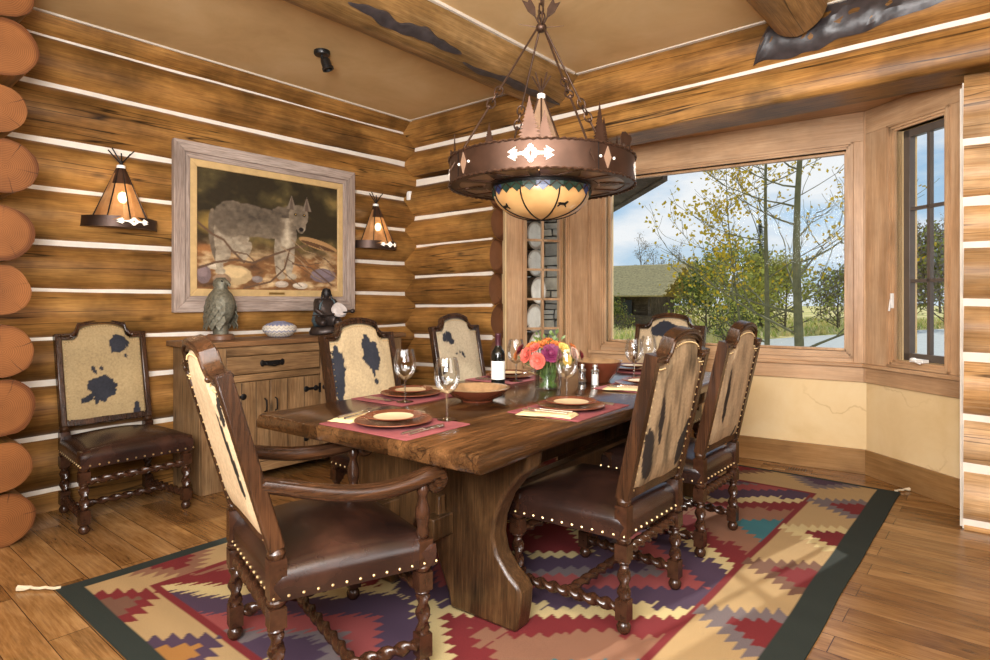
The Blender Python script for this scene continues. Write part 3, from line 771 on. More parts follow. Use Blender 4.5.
def make_chair(name, label, loc, rz, front=(), back=(), seed=1, arms=False, W=.25, streak=.0, cream=(206, 178, 128), cream_b=(206, 178, 128), lean=.125, group='carved dining chairs with cowhide backs', zs=1.0, side=1):
    ch = thing(name, label, 'chair', (loc[0], loc[1], loc[2] if len(loc) > 2 else .0095), rz, group)
    cream, cream_b = lin(*cream)*.66, lin(*cream_b)*(.68 if streak else .86)
    cream[2] *= 1.12; cream_b[2] *= 1.06; cream[3] = cream_b[3] = 1
    xf_, xr = W+.015, W-.022; yf, yr = .235, -.235
    key = (round(W, 3),)
    for k, (x, y, tb) in enumerate(((-xf_, yf, .44), (xf_, yf, .44), (-xr, yr, .475), (xr, yr, .475))):
        shared(('leg', k)+key, lambda b, x=x, y=y, tb=tb: leg_mesh(b, x, y, tb), mt['turned'], 'leg', ch, ang=45)
    # stretchers
    shared(('fs',)+key, lambda b: b.twist((-xf_+.02, yf, .275), (xf_-.02, yf, .275), .0175, .006, 7.5, 12), mt['turned'], 'front_stretcher', ch, ang=60)
    shared(('rs',)+key, lambda b: b.twist((-xr+.02, yr, .30), (xr-.02, yr, .30), .0185, .006, 7.5, 12), mt['turned'], 'rear_stretcher', ch, ang=60)
    for sx in (-1, 1):
        shared(('ss', sx)+key, lambda b, sx=sx: b.twist((sx*xr, yr+.02, .09), (sx*xf_, yf-.02, .09), .0185, .006, 7.5, 12), mt['turned'], 'side_stretcher', ch, ang=60)
    shared(('cs',)+key, lambda b: b.twist((-xr-.015, 0, .09), (xr+.015, 0, .09), .017, .0055, 7.5, 12), mt['turned'], 'cross_stretcher', ch, ang=60)
    # leather seat
    def seat(b):
        n = 22; g = []
        hw = lambda y: xr+.012+(xf_-xr)*((y-yr)/(yf-yr))
        y0, y1 = yr-.012, yf+.035
        def P(a, c):   # a,c in -1..1
            y = (y0+y1)/2+(y1-y0)/2*c; x = a*(hw(y)+.012); m = max(abs(a), abs(c))
            z = .452+.045*(1-a*a)*(1-c*c)-(.028*max(0, (m-.86)/.14)**2)
            return Vector((x, y, z))
        gr = [[b.bm.verts.new(P(-1+2*i/n, -1+2*j/n)) for i in range(n+1)] for j in range(n+1)]
        for j in range(n):
            for i in range(n): b.face([gr[j][i], gr[j][i+1], gr[j+1][i+1], gr[j+1][i]])
        rim = [gr[0][i] for i in range(n+1)]+[gr[j][n] for j in range(1, n+1)]+[gr[n][i] for i in range(n-1, -1, -1)]+[gr[j][0] for j in range(n-1, 0, -1)]
        prev = rim; c0 = Vector((0, 0, 0))
        for (dz, e) in ((.40, 1.008), (.352, 1.0), (.352, .9)):
            nr = [b.bm.verts.new((v.co.x*e, v.co.y*e, dz)) for v in rim]
            for k in range(len(rim)): b.face([prev[(k+1) % len(rim)], prev[k], nr[k], nr[(k+1) % len(rim)]])
            prev = nr
        b.face(prev)
    shared(('seat',)+key, seat, mt['leather'], 'seat', ch, ang=60)
    seat_o = [c for c in ch.children if c.name.startswith('seat')][0]
    hwf, hwr = xf_+.028, xr+.022
    y0, y1 = yr-.014, yf+.037
    spots = set()
    for p, q in (((-hwf, y1), (hwf, y1)), ((-hwr, y0), (hwr, y0)), ((-hwr, y0), (-hwf, y1)), ((hwr, y0), (hwf, y1))):
        n = max(2, int((Vector(q)-Vector(p)).length/.043))
        for i in range(n+1):
            t = i/n; spots.add((round(p[0]+(q[0]-p[0])*t, 4), round(p[1]+(q[1]-p[1])*t, 4), .366))
    nail_parts(seat_o, [Vector(p) for p in sorted(spots)], .0055)
    # back
    hs = .555*zs; th = math.atan2(lean, .56); zb = .50
    MBk = T(0, yr, zb) @ RX(th)
    def posts(b, sx):
        x = sx*(W-.017)
        b.lathe([(.018, .470), (.026, .482), (.028, .492), (.022, .505), (.017, .51)], 12, T(sx*xr, yr, 0))
        q = [(x-.017, .0), (x+.017, .0), (x+.017, hs), (x-.017, hs)]
        b.prism(q, .05, MBk @ T(0, .025, 0) @ RX(PI/2))
    for sx in (-1, 1):
        shared(('post', sx, hs, lean)+key, lambda b, sx=sx: posts(b, sx), mt['chairwood'], 'back_post', ch, bevel=.007, ang=30)
    def crest(b):
        us = [-W+.0001+2*(W-.0001)*i/64 for i in range(65)]
        up = [(u, top_profile(u, hs, W)) for u in us]; lo = [(u, top_profile(u*.95, hs, W)-.036) for u in us[::-1]]
        b.prism(up+lo, .046, MBk @ T(0, .023, 0) @ RX(PI/2))
        # carved bead under the moulding
        pts = [MBk @ Vector((u*.955, .024, top_profile(u, hs, W)-.016)) for u in us]; b.tube(pts, .007, 6)
        pts = [MBk @ Vector((u*.955, -.024, top_profile(u, hs, W)-.016)) for u in us]; b.tube(pts, .007, 6)
        for sx in (-1, 1):
            for s2 in (-1, 1): b.ball(MBk @ Vector((sx*W*.68, s2*.026, hs-.018)), .011, 8, 6)
    shared(('crest', hs, lean)+key, crest, mt['chairwood'], 'crest_rail', ch, ang=40)
    def brail(b):
        b.prism([(-W+.03, .0), (W-.03, .0), (W-.03, .04), (-W+.03, .04)], .036, MBk @ T(0, .018, 0) @ RX(PI/2))
    shared(('brail', lean)+key, brail, mt['chairwood'], 'bottom_rail', ch, bevel=.005)
    pm = panel_mesh(W, hs, yr, front, back, seed, streak, cream, cream_b)
    po = bpy.data.objects.new('back_panel', pm); COL.objects.link(po); po.parent = ch; po.matrix_local = MBk
    tag(po, 'cream cowhide back panel with dark patches', None)
    Wp = W-.046; sp = []
    for i in range(29):
        u = -Wp+2*Wp*i/28; sp.append(Vector((u, side*.023, top_profile(u*1.02, hs, W)-.052)))
    for sx in (-1, 1):
        for j in range(15): sp.append(Vector((sx*Wp, side*.021, .035+(hs-.10)*j/14)))
    nail_parts(po, sp, .0038)
    if arms:
        for sx in (-1, 1):
            x0, x1 = sx*(W-.022), sx*(xf_+.0)
            def arm(b, x0=x0, x1=x1, sx=sx):
                pts = []; rd = []
                ya = yr-lean*.33
                for i in range(29):
                    t = i/28; y = ya+(yf+.045-ya)*t; z = .70-.085*math.sin(PI*min(1, t*1.15)**.8)*(1 if t*1.15 < 1 else 0)-.045*t+.0*t
                    z = .70-.09*math.sin(min(1, t/.95)*PI*.62)**1.2+.035*t*t
                    pts.append(Vector((x0+(x1-x0)*t+sx*.022*math.sin(PI*t), y, z))); rd.append(.021+.006*t)
                # scroll volute
                cz = pts[-1].z-.032; cy = pts[-1].y+.004; xx = pts[-1].x
                for i in range(1, 27):
                    a = PI/2-i*.28; r = .034*(1-i/34)
                    pts.append(Vector((xx, cy+math.cos(a)*r, cz+math.sin(a)*r+.0))); rd.append(.026-.0125*min(1, i/8))
                b.tube(pts, rd, 10, squash=1.15)
                b.lathe([(0, -.028), (.012, -.028), (.014, -.02), (.014, .02), (.012, .028), (0, .028)], 10, T(xx, cy, cz) @ RY(PI/2))
                for dx in (-.014, .014):
                    b.tube([p+Vector((dx, 0, rd[i]*.86)) for i, p in enumerate(pts[:29])], .0055, 6)
            shared(('arm', sx, lean)+key, arm, mt['chairwood_y'], 'armrest', ch, ang=60)
            shared(('armpost', sx)+key, lambda b, x1=x1: (turned(b, x1, yf, .44, .625, .024)), mt['turned'], 'arm_post', ch, ang=60)
    return ch
RUGZ = .011
# wall chair
make_chair('dining_chair', 'carved cowhide-backed side chair standing alone against the log wall', (-4.03, 1.375, 0), -PI/2, seed=2, cream=(196, 170, 118),
           front=[(.085, .48, .06, .055, .2), (-.02, .20, .075, .085, .3), (-.10, .155, .05, .02, .6), (.165, .05, .02, .055, 0), (-.06, .32, .012, .03, .4), (.12, .40, .012, .012, 0), (-.02, .33, .012, .012, 0)], back=[])
make_chair('dining_armchair', 'carved scroll-armed chair with brown leather seat at the near end of the table', (-1.86, 1.275, RUGZ), -math.atan2(.2567, .966), seed=5, arms=True, side=-1, W=.285, cream=(214, 186, 140), cream_b=(226, 200, 156), lean=.16,
           front=[(.1, .3, .06, .1, .2)], back=[(.17, .30, .02, .14, .1), (.21, .45, .02, .06, -.2)])
make_chair('dining_chair', 'carved cowhide-backed chair on the window side nearest the camera', (-1.338, 2.292, RUGZ), PI/2, seed=9, streak=.8, side=-1, cream=(200, 172, 130), cream_b=(188, 160, 120),
           front=[(.05, .35, .1, .07, 0)], back=[(.165, .16, .045, .10, -.25), (-.10, .30, .02, .13, .25), (-.15, .16, .035, .11, .25)])
make_chair('dining_chair', 'carved cowhide-backed chair on the window side by the far end of the table', (-1.382, 3.14, RUGZ), PI/2, seed=13, streak=.45, side=-1, cream=(200, 172, 130), cream_b=(206, 178, 138),
           front=[(.0, .3, .1, .1, 0)], back=[(-.11, .29, .022, .16, .12), (.13, .04, .015, .05, -.1)])
make_chair('dining_chair', 'carved cowhide-backed chair in front of the sideboard with one tall dark blotch', (-2.55, 2.225, RUGZ), -PI/2, seed=17, cream=(216, 190, 140),
           front=[(.055, .43, .055, .11, .25), (-.185, .34, .045, .13, -.1), (-.185, .10, .02, .10, .0), (.07, .27, .014, .016, 0), (.06, .33, .012, .03, 0)], back=[])
make_chair('dining_chair', 'carved cowhide-backed chair by the window wall behind the wine bottle', (-2.86, 3.33, RUGZ), -PI/2-.08, seed=21, cream=(220, 200, 158), W=.235,
           front=[(-.11, .47, .05, .035, .5), (-.075, .44, .03, .025, -.4), (-.04, .345, .010, .010, 0), (.025, .335, .010, .026, .5), (-.005, .355, .008, .008, 0), (-.16, .24, .05, .016, .9), (-.19, .13, .016, .06, 0)], back=[])
make_chair('dining_armchair', 'carved cowhide-backed chair with arms at the far end of the table below the picture window', (-2.04, 4.22, RUGZ), PI, seed=25, arms=True, W=.285, cream=(222, 196, 150),
           front=[(.21, .40, .07, .075, 0), (-.04, .52, .10, .06, .1), (-.11, .50, .05, .05, 0), (.04, .46, .05, .012, .2), (.02, .36, .01, .02, 0), (.03, .30, .01, .02, 0)], back=[])

# ------------------------------------------------------------------ sideboard and what stands on it
SBX0, SBX1, SBY0, SBY1, SBZ = -4.35, -3.96, 1.81, 3.46, .975
def make_sideboard():
    sb = thing('sideboard', 'weathered wood sideboard with iron hardware standing against the log wall', 'sideboard', (0, 0, 0))
    b = MB(); b.box(((SBX0+SBX1-.01)/2, (SBY0+SBY1)/2, .52), (SBX1-SBX0-.03, SBY1-SBY0-.02, .80)); b.build('carcass', mt['sideboard'], sb, bevel=.004)
    b = MB(); b.box(((SBX0+SBX1)/2+.005, (SBY0+SBY1)/2, SBZ-.018), (SBX1-SBX0+.07, SBY1-SBY0+.10, .036)); b.build('top', mt['sidetop'], sb, bevel=.006)
    # side slabs with arched feet
    for y in (SBY0-.0, SBY1-.0):
        w = SBX1-SBX0; po = [(0, 0), (.09, 0), (.105, .05), (.15, .085), (w-.15, .085), (w-.105, .05), (w-.09, 0), (w, 0), (w, SBZ-.037), (0, SBZ-.037)]
        b = MB(); b.prism(po, .03, T(SBX0, y+.015, 0) @ RX(PI/2)); b.build('side_panel', mt['sideboard'], sb, bevel=.003)
    # face frame
    F = SBX1+.001
    def plate(nm, y0, y1, z0, z1, th, mat, par=sb, x=F, bev=.004):
        b = MB(); b.box((x+th/2, (y0+y1)/2, (z0+z1)/2), (th, y1-y0, z1-z0)); return b.build(nm, mat, par, bevel=bev)
    for y0, y1 in ((SBY0-.012, SBY0+.15), (2.68, 2.745), (SBY1-.10, SBY1+.012)):
        plate('stile', y0, y1, .0 if y0 != 2.68 else .10, SBZ-.04, .022, mt['sideboard'])
    plate('rail', SBY0+.15, 2.68, .875, SBZ-.04, .018, mt['sideboard_h']); plate('rail', 2.745, SBY1-.10, .875, SBZ-.04, .018, mt['sideboard_h'])
    plate('rail', SBY0+.15, 2.68, .70, .745, .018, mt['sideboard_h']); plate('rail', 2.745, SBY1-.10, .70, .745, .018, mt['sideboard_h'])
    plate('rail', SBY0+.15, SBY1-.10, .07, .135, .018, mt['sideboard_h'])
    iron = mt['iron']
    def pull(d, y, z):
        b = MB(); x = F+.02; b.box((x+.002, y, z), (.006, .15, .03)); b.ball((x, y-.075, z), (.006, .018, .024)); b.ball((x, y+.075, z), (.006, .018, .024))
        b.tube([(x, y-.055, z+.006), (x+.022, y-.045, z-.012), (x+.028, y, z-.02), (x+.022, y+.045, z-.012), (x, y+.055, z+.006)], .005, 8); b.build('drawer_pull', iron, d)
    for y0, y1 in ((SBY0+.155, 2.675), (2.75, SBY1-.105)):
        d = plate('drawer', y0, y1, .75, .87, .014, mt['sideboard_h']); pull(d, (y0+y1)/2-.03, .815)
    for y0, y1, hy, hinge in ((1.965, 2.272, 2.235, 1.98), (2.278, 2.675, 2.315, 2.66), (2.75, 3.05, 3.01, 2.765), (3.056, SBY1-.105, 3.10, SBY1-.12)):
        d = plate('door', y0, y1, .14, .695, .016, mt['sideboard']); x = F+.016
        for k in range(1, 3):
            yy = y0+(y1-y0)*k/3; b = MB(); b.box((x+.001, yy, .4175), (.002, .004, .55)); b.build('plank_seam', simple('dark_seam', srgb(50, 34, 20), .8) if 'seam' not in mt else mt['seam'], d)
        b = MB(); b.tube([(x, hy, .48), (x+.022, hy, .49), (x+.026, hy, .525), (x+.022, hy, .56), (x, hy, .57)], .0055, 8); b.build('door_handle', iron, d)
        for hz in (.60, .24):
            sg = 1 if hinge < hy else -1
            b = MB(); b.bar((x+.003, hinge-sg*.05, hz), (x+.003, hinge+sg*.10, hz), .005, .018)
            for yy in (-sg*.05, sg*.02, sg*.10): b.ball((x+.003, hinge+yy, hz), (.006, .022, .022), 8, 6)
            b.box((x+.005, hinge-sg*.012, hz), (.012, .014, .07)); b.build('hinge', iron, d)
    return sb
mt['seam'] = simple('dark_seam', srgb(50, 34, 20), .8)
make_sideboard()
def sculpt(name, pts, edges, rad, mat, parent=None, sub=2, M=None, jit=0, root=0):
    me = bpy.data.meshes.new(name); me.from_pydata([Vector(p) for p in pts], edges, []); o = bpy.data.objects.new(name, me); COL.objects.link(o)
    sk = o.modifiers.new('skin', 'SKIN'); sk.use_smooth_shade = True
    for i, r in enumerate(rad):
        v = me.skin_vertices[0].data[i]; v.radius = r if hasattr(r, '__len__') else (r, r); v.use_root = (i == root)
    ss = o.modifiers.new('sub', 'SUBSURF'); ss.levels = sub; ss.render_levels = sub
    me.materials.append(mat)
    if parent: o.parent = parent
    if M is not None: o.matrix_local = M
    return o
verd = simple('green_bronze_patina', srgb(104, 100, 84), .55, .35, .4, 60, .8)
basew = simple('turned_walnut_base', srgb(104, 72, 50), .4, 0, .2, 20)
def make_eagle():
    e = thing('eagle_sculpture', 'grey green bronze bird bust on a round wooden base', 'sculpture', (-4.14, 2.02, SBZ), .35)
    b = MB(); b.lathe([(0, 0), (.082, 0), (.088, .006), (.088, .032), (.08, .042), (0, .042)], 28); b.build('base', basew, e)
    b = MB()
    b.lathe([(.05, .04), (.052, .08), (.046, .11), (.062, .13), (.088, .165), (.100, .22), (.098, .27), (.078, .315), (.055, .34), (.045, .36), (.05, .38), (.047, .405), (.03, .425), (0, .432)], 24)
    for v in b.bm.verts: v.co.x *= 1.0; v.co.y *= .9
    b.jitter(.006, 26, 3); bird = b.build('bird', verd, e, ang=180)
    # feathers: overlapping leaf shaped scales
    for s, nm in ((-1, 'wing'), (1, 'wing')):
        b = MB()
        for r in range(7):
            for k in range(4):
                a = PI/2*s+(k-1.5)*.42+(r % 2)*.2; z = .33-r*.033; rr = .065+.036*math.sin(min(1, r/3.2)*PI/2)
                p = Vector((math.cos(a)*rr, math.sin(a)*rr*.9, z)); n = Vector((math.cos(a), math.sin(a), 0)); t = Vector((-n.y, n.x, 0))
                tip = p-Vector((0, 0, .062))+n*.014
                vs_ = [b.bm.verts.new(q) for q in (p-t*.014, p+t*.014, p+t*.019-Vector((0, 0, .035))+n*.014, tip, p-t*.019-Vector((0, 0, .035))+n*.014)]; b.face(vs_)
        o = b.build(nm, verd, bird, smooth=False); m = o.modifiers.new('solid', 'SOLIDIFY'); m.thickness = .004
    b = MB(); b.tube([(.040, 0, .395), (.062, 0, .392), (.078, 0, .378), (.08, 0, .362)], [.017, .014, .009, .002], 8); b.build('beak', verd, bird)
    b = MB(); b.ball((.036, .026, .402), .007, 8, 6); b.ball((.036, -.026, .402), .007, 8, 6); b.build('eyes', mt['iron'], bird)
make_eagle()
def make_pot():
    t = NT('painted_pottery'); tc = t.n('TexCoord'); sp = t.n('SeparateXYZ'); t.l(tc.outputs['Object'], sp.inputs[0])
    n = t.noise(tc.outputs['Object'], 60, 3)
    ang = t.math('ARCTAN2', sp.outputs[1], sp.outputs[0]); zig = t.math('ABSOLUTE', t.math('SINE', t.math('MULTIPLY', ang, 11)))
    h = t.math('ADD', sp.outputs[2], t.math('MULTIPLY', zig, .012))
    w, bl, g = srgb(206, 196, 180), srgb(92, 104, 150), srgb(150, 140, 130)
    c = t.ramp(t.math('MULTIPLY', h, 10.0), [(.0, w), (.1, bl), (.18, w), (.30, g), (.38, w), (.5, bl), (.58, w), (.74, g), (.80, w), (.97, bl)], 'CONSTANT')
    c = t.mix(.25, c, t.ramp(n, [(.3, srgb(120, 110, 100)), (.7, srgb(230, 224, 212))])); m = t.set(c, .6)
    b = MB(); b.lathe([(0, 0), (.06, 0), (.085, .012), (.118, .045), (.124, .062), (.118, .08), (.09, .10), (.05, .113), (.036, .118), (.034, .11), (.06, .095), (.10, .06), (.06, .012), (0, .008)], 40)
    o = b.build('pottery_bowl', m, None, ang=60); o.location = (-4.15, 2.47, SBZ); tag(o, 'squat pale pottery bowl with blue painted bands on the sideboard', 'pot')
make_pot()
def make_figure():
    f = thing('seated_figure_sculpture', 'dark bronze seated figure in a blanket holding a pale drum on the sideboard', 'sculpture', (-4.13, 2.86, SBZ+.011), -.25)
    f.scale = (1.12, 1.12, 1.12)
    dk = simple('dark_bronze_figure', srgb(58, 48, 44), .4, .5, .3, 40, .4); blue = simple('blue_green_patina', srgb(70, 86, 92), .5, .2, .35, 40, .4); pale = simple('pale_hide_patina', srgb(206, 196, 190), .7, 0, .15, 30, .3)
    b = MB(); b.lathe([(0, 0), (.115, 0), (.12, .01), (.112, .035), (.10, .05), (0, .052)], 20); b.jitter(.012, 12, 2); b.build('rock_base', dk, f, ang=60)
    # body seated: front = +x, legs folded
    P = [(0, 0, .10), (0, 0, .16), (0, 0, .215), (.004, 0, .245), (.012, 0, .275), (.018, 0, .300), (0, .055, .225), (.03, .085, .165), (.085, .05, .14), (0, -.055, .225), (.03, -.085, .165), (.085, -.03, .12), (.05, .07, .085), (.12, .04, .075), (.05, -.07, .085), (.12, -.05, .075)]
    E_ = [(0, 1), (1, 2), (2, 3), (3, 4), (4, 5), (2, 6), (6, 7), (7, 8), (2, 9), (9, 10), (10, 11), (0, 12), (12, 13), (0, 14), (14, 15)]
    R_ = [.062, .055, .048, .02, .026, .024, .026, .022, .013, .026, .022, .013, .036, .024, .036, .024]
    sculpt('figure', P, E_, R_, dk, f)
    b = MB(); b.lathe([(.085, .05), (.10, .09), (.09, .14), (.072, .20), (.052, .232), (.03, .243)], 20, None, .9, 2*PI-.9); b.jitter(.010, 22, 5); o = b.build('blanket', blue, f, ang=180); o.modifiers.new('solid', 'SOLIDIFY').thickness = .008
    b = MB(); b.lathe([(.031, .265), (.034, .285), (.026, .312), (.0, .322)], 14, T(.006, 0, 0)); b.tube([(0, .026, .29), (.012, .036, .25), (.02, .038, .20)], [.008, .008, .005], 8); b.tube([(0, -.026, .29), (.012, -.036, .25), (.02, -.038, .20)], [.008, .008, .005], 8); b.build('hair', mt['iron'], f)
    b = MB(); b.ball((.036, 0, .283), (.008, .005, .007)); b.build('nose', dk, f)
    b = MB(); b.lathe([(0, -.022), (.05, -.02), (.058, 0), (.05, .02), (0, .022)], 20, T(.075, .065, .165) @ RY(1.0) @ RX(-.3)); b.jitter(.005, 20, 1); b.build('drum', pale, f)
    b = MB(); b.tube([(.09, -.13, .13), (.10, -.02, .135), (.10, .10, .15), (.08, .16, .155)], [.004, .006, .006, .003], 8); b.ball((.07, .165, .157), (.02, .02, .016)); b.build('pipe', dk, f)
make_figure()

# ------------------------------------------------------------------ painting
def make_painting():
    y0, y1, z0, z1 = 1.79, 3.285, 1.165, 2.345; X0 = -4.365
    p = thing('wolf_painting', 'large framed painting of a standing grey wolf hanging on the log wall', 'painting', (X0, (y0+y1)/2, (z0+z1)/2))
    hw, hh = (y1-y0)/2, (z1-z0)/2
    grey = wood('grey_weathered_frame', srgb(124, 108, 98), srgb(158, 140, 128), srgb(182, 166, 154), 1, 50, .6, .3, False, 0, stain=.1)
    greyv = wood('grey_weathered_frame_upright', srgb(124, 108, 98), srgb(158, 140, 128), srgb(182, 166, 154), 2, 50, .6, .3, False, 0, stain=.1)
    liner = simple('pale_gold_liner', srgb(196, 164, 112), .5, .1, .1, 20)
    def member(nm, mat, o, w, x0, x1, side):
        a, c = o, o-w      # half sizes from outer to inner
        b = MB()
        (ho, vo), (hi, vi) = a, (o[0]-w, o[1]-w)
        q = {'t': [(-ho, vo), (ho, vo), (hi, vi), (-hi, vi)], 'b': [(-hi, -vi), (hi, -vi), (ho, -vo), (-ho, -vo)], 'l': [(-ho, -vo), (-ho, vo), (-hi, vi), (-hi, -vi)], 'r': [(hi, -vi), (hi, vi), (ho, vo), (ho, -vo)]}[side]
        b.prism(q, x1-x0, Matrix(((0, 0, 1, x0), (1, 0, 0, 0), (0, 1, 0, 0), (0, 0, 0, 1)))); return b.build(nm, mat, p, bevel=.004)
    class V2(tuple):
        def __sub__(s, w): return V2((s[0]-w, s[1]-w))
    for sd in 'tblr':
        m = grey if sd in 'tb' else greyv
        member('frame', m, V2((hw, hh)), .075, 0, .045, sd); member('frame', m, V2((hw-.075, hh-.075)), .038, 0, .032, sd)
        member('frame_liner', liner, V2((hw-.113, hh-.113)), .05, 0, .026, sd)
    ci, cv = hw-.155, hh-.155
    nx, nz = 230, 168; U, Vv = np.meshgrid(np.linspace(0, 1, nx+1), np.linspace(0, 1, nz+1))
    def fbm(sx, sz, seed, oct=4):
        out = np.zeros_like(U); amp = 1
        for o in range(oct):
            out += amp*np.array([[mnoise.noise((u*sx*2**o+seed, v*sz*2**o, seed*1.7)) for u in U[0]] for v in Vv[:, 0]]); amp *= .5
        return out
    n1 = fbm(4, 4, 3); n2 = fbm(9, 14, 8); n3 = fbm(30, 30, 5, 2); n4 = fbm(3, 9, 15, 3)
    def L(a): return lin(*a)[:3]
    C = np.zeros(U.shape+(3,))
    C[:] = L((46, 38, 24))
    def blend(m, col): m = np.clip(m, 0, 1)[..., None]; C[:] = C*(1-m)+np.array(col)*m
    blend((n1+.1)*1.2, L((90, 78, 46))); blend((n1-.35)*2, L((126, 104, 60))); blend(np.exp(-((U-.08)**2/.008+(Vv-.55)**2/.01))*1.2+n2*.2-.3, L((150, 120, 60)))
    g = 1/(1+np.exp(-(.36+.05*n4-.04*U-Vv)*40))               # ground
    blend(g, L((132, 92, 56))); blend(g*np.clip(n2*1.3+.05, 0, 1), L((214, 186, 140))); blend(g*np.clip(-n2*1.2-.05, 0, 1), L((76, 54, 38))); blend(g*np.clip(n4*1.2-.25, 0, 1), L((176, 116, 66)))
    def ell(cu, cv_, ru, rv, rot=0):
        du, dv = (U-cu)*1.36, Vv-cv_; c, s = math.cos(rot), math.sin(rot); a, b_ = c*du+s*dv, -s*du+c*dv
        return 1-np.sqrt((a/ru)**2+(b_/rv)**2)
    def soft(e, k=14): return np.clip(e*k, 0, 1)
    # fallen trunk behind, rocks
    blend(soft(ell(.84, .44, .22, .045, -.22)), L((166, 128, 84))); blend(soft(ell(.84, .425, .2, .02, -.22)), L((92, 64, 42)))
    for cu, cv_, ru, rv, col in ((.24, .13, .16, .085, (206, 176, 128)), (.16, .09, .08, .05, (150, 122, 96)), (.39, .10, .05, .03, (142, 128, 120)), (.88, .15, .14, .07, (128, 112, 116)), (.56, .06, .07, .03, (196, 178, 158)), (.70, .05, .08, .03, (214, 198, 176)), (.05, .13, .06, .08, (132, 112, 110)), (.12, .20, .07, .03, (206, 190, 164))):
        e = ell(cu, cv_, ru, rv); blend(soft(e+n3*.08), np.array(L(col))*.75); blend(soft(ell(cu-.01, cv_+rv*.25, ru*.8, rv*.6)+n3*.1, 5), L(col))
    # wolf
    body = np.maximum.reduce([ell(.22, .60, .16, .155, .25), ell(.33, .60, .22, .145, .0), ell(.45, .59, .22, .135, -.04), ell(.565, .60, .15, .16, .2), ell(.60, .53, .10, .15, .1), ell(.63, .67, .11, .11, .5)])
    legs = np.maximum.reduce([ell(.165, .42, .075, .20, .12), ell(.145, .27, .036, .13), ell(.27, .42, .075, .13, -.5), ell(.31, .33, .042, .10, -.5), ell(.545, .34, .055, .24, 0), ell(.62, .34, .05, .22, -.06), ell(.635, .13, .05, .028), ell(.555, .13, .045, .028), ell(.15, .16, .045, .028)])
    tail = ell(.115, .45, .05, .22, .10)
    head = np.maximum.reduce([ell(.685, .69, .105, .105), ell(.70, .615, .055, .085, .1)])
    fur = n3*.05+n2*.02
    lo, md, hi = L((62, 53, 44)), L((122, 107, 88)), L((204, 188, 160))
    def furry(e, shade):
        m = soft(e+fur, 16); sh = np.clip(shade+n3*.12+n2*.05, 0, 1)[..., None]
        col = np.where(sh < .5, np.array(lo)*(1-sh*2)+np.array(md)*sh*2, np.array(md)*(2-sh*2)+np.array(hi)*(sh*2-1)); C[:] = C*(1-m[..., None])+col*m[..., None]
    furry(tail, .30+0*U); furry(legs, .62+0*U+.4*(.36-Vv)); furry(body, np.clip(.18+1.3*np.clip(.62-Vv, 0, 1)+.55*np.clip(1-np.abs(U-.60)/.07, 0, 1)*(Vv < .66)+.5*np.clip(Vv-.70, 0, 1)*4, 0, .9)); furry(head, .34+2.2*np.abs(U-.695)+1.4*np.clip(.66-Vv, 0, 1))
    for cu, sg in ((.635, -1), (.745, 1)):
        ear = 1-np.maximum(np.abs((U-cu)*1.36-sg*.004)/(.045*np.clip((.87-Vv)/.11, 0.001, 9)), np.where((Vv > .87) | (Vv < .74), 9, 0)); blend(soft(ear, 6), L((120, 106, 90))); blend(soft(ear-.5, 6), L((92, 76, 64)))
    for cu in (.662, .728): blend(soft(ell(cu, .70, .018, .012), 6), L((30, 22, 16))); blend(soft(ell(cu, .702, .007, .006), 6), L((206, 160, 70)))
    blend(soft(ell(.705, .568, .028, .02), 6), L((26, 22, 20))); blend(soft(ell(.705, .545, .03, .006), 4)*.6, L((50, 40, 34)))
    # branches
    def stroke(pts, w, col):
        d = np.full_like(U, 9.)
        for (a, b_), (c, e_) in zip(pts[:-1], pts[1:]):
            ax, ay, bx, by = a*1.36, b_, c*1.36, e_; px, py = U*1.36-ax, Vv-ay; vx, vy = bx-ax, by-ay; t = np.clip((px*vx+py*vy)/(vx*vx+vy*vy), 0, 1); d = np.minimum(d, np.hypot(px-t*vx, py-t*vy))
        blend((1-d/w)*3, L(col))
    br = (96, 72, 54); br2 = (150, 122, 92)
    stroke([(0, .56), (.10, .46), (.17, .42), (.22, .34), (.30, .24)], .011, br); stroke([(.02, .18), (.12, .23), (.24, .26), (.36, .24), (.50, .32), (.66, .40), (.74, .42)], .011, br)
    stroke([(.22, .33), (.32, .31), (.38, .24)], .007, br); stroke([(.62, .38), (.58, .2), (.48, .08), (.30, .02)], .010, br); stroke([(.64, .25), (.78, .22), (.95, .06)], .009, br)
    for q in range(12):
        x, z = .62+.03*q % .34+.02*q/3, .12+.025*((q*7) % 11); stroke([(x-.10, z+.10), (x, z+.03*math.sin(q)), (x+.09, z-.08+.02*q % .1)], .0045, br2 if q % 2 else br)
    C[:] = np.clip(C*(1+.10*n3[..., None]), 0, 1)
    verts = [(.012, -ci+2*ci*i/nx, -cv+2*cv*j/nz) for j in range(nz+1) for i in range(nx+1)]; n = nx+1
    faces = [(j*n+i, j*n+i+1, (j+1)*n+i+1, (j+1)*n+i) for j in range(nz) for i in range(nx)]
    me = bpy.data.meshes.new('canvas'); me.from_pydata(verts, [], faces)
    color_grid(me, np.concatenate([C.reshape(-1, 3), np.ones((C.shape[0]*C.shape[1], 1))], 1)); me.materials.append(mt['canvas'])
    o = bpy.data.objects.new('canvas', me); COL.objects.link(o); o.parent = p
    b = MB(); b.box((.006, 0, 0), (.008, 2*ci+.02, 2*cv+.02)); b.build('backing_board', greyv, p)
    b = MB(); b.box((.028, .02, -hh+.135), (.003, .13, .016)); b.build('nameplate', simple('old_brass_plate', srgb(150, 118, 66), .4, .7), p)
make_painting()

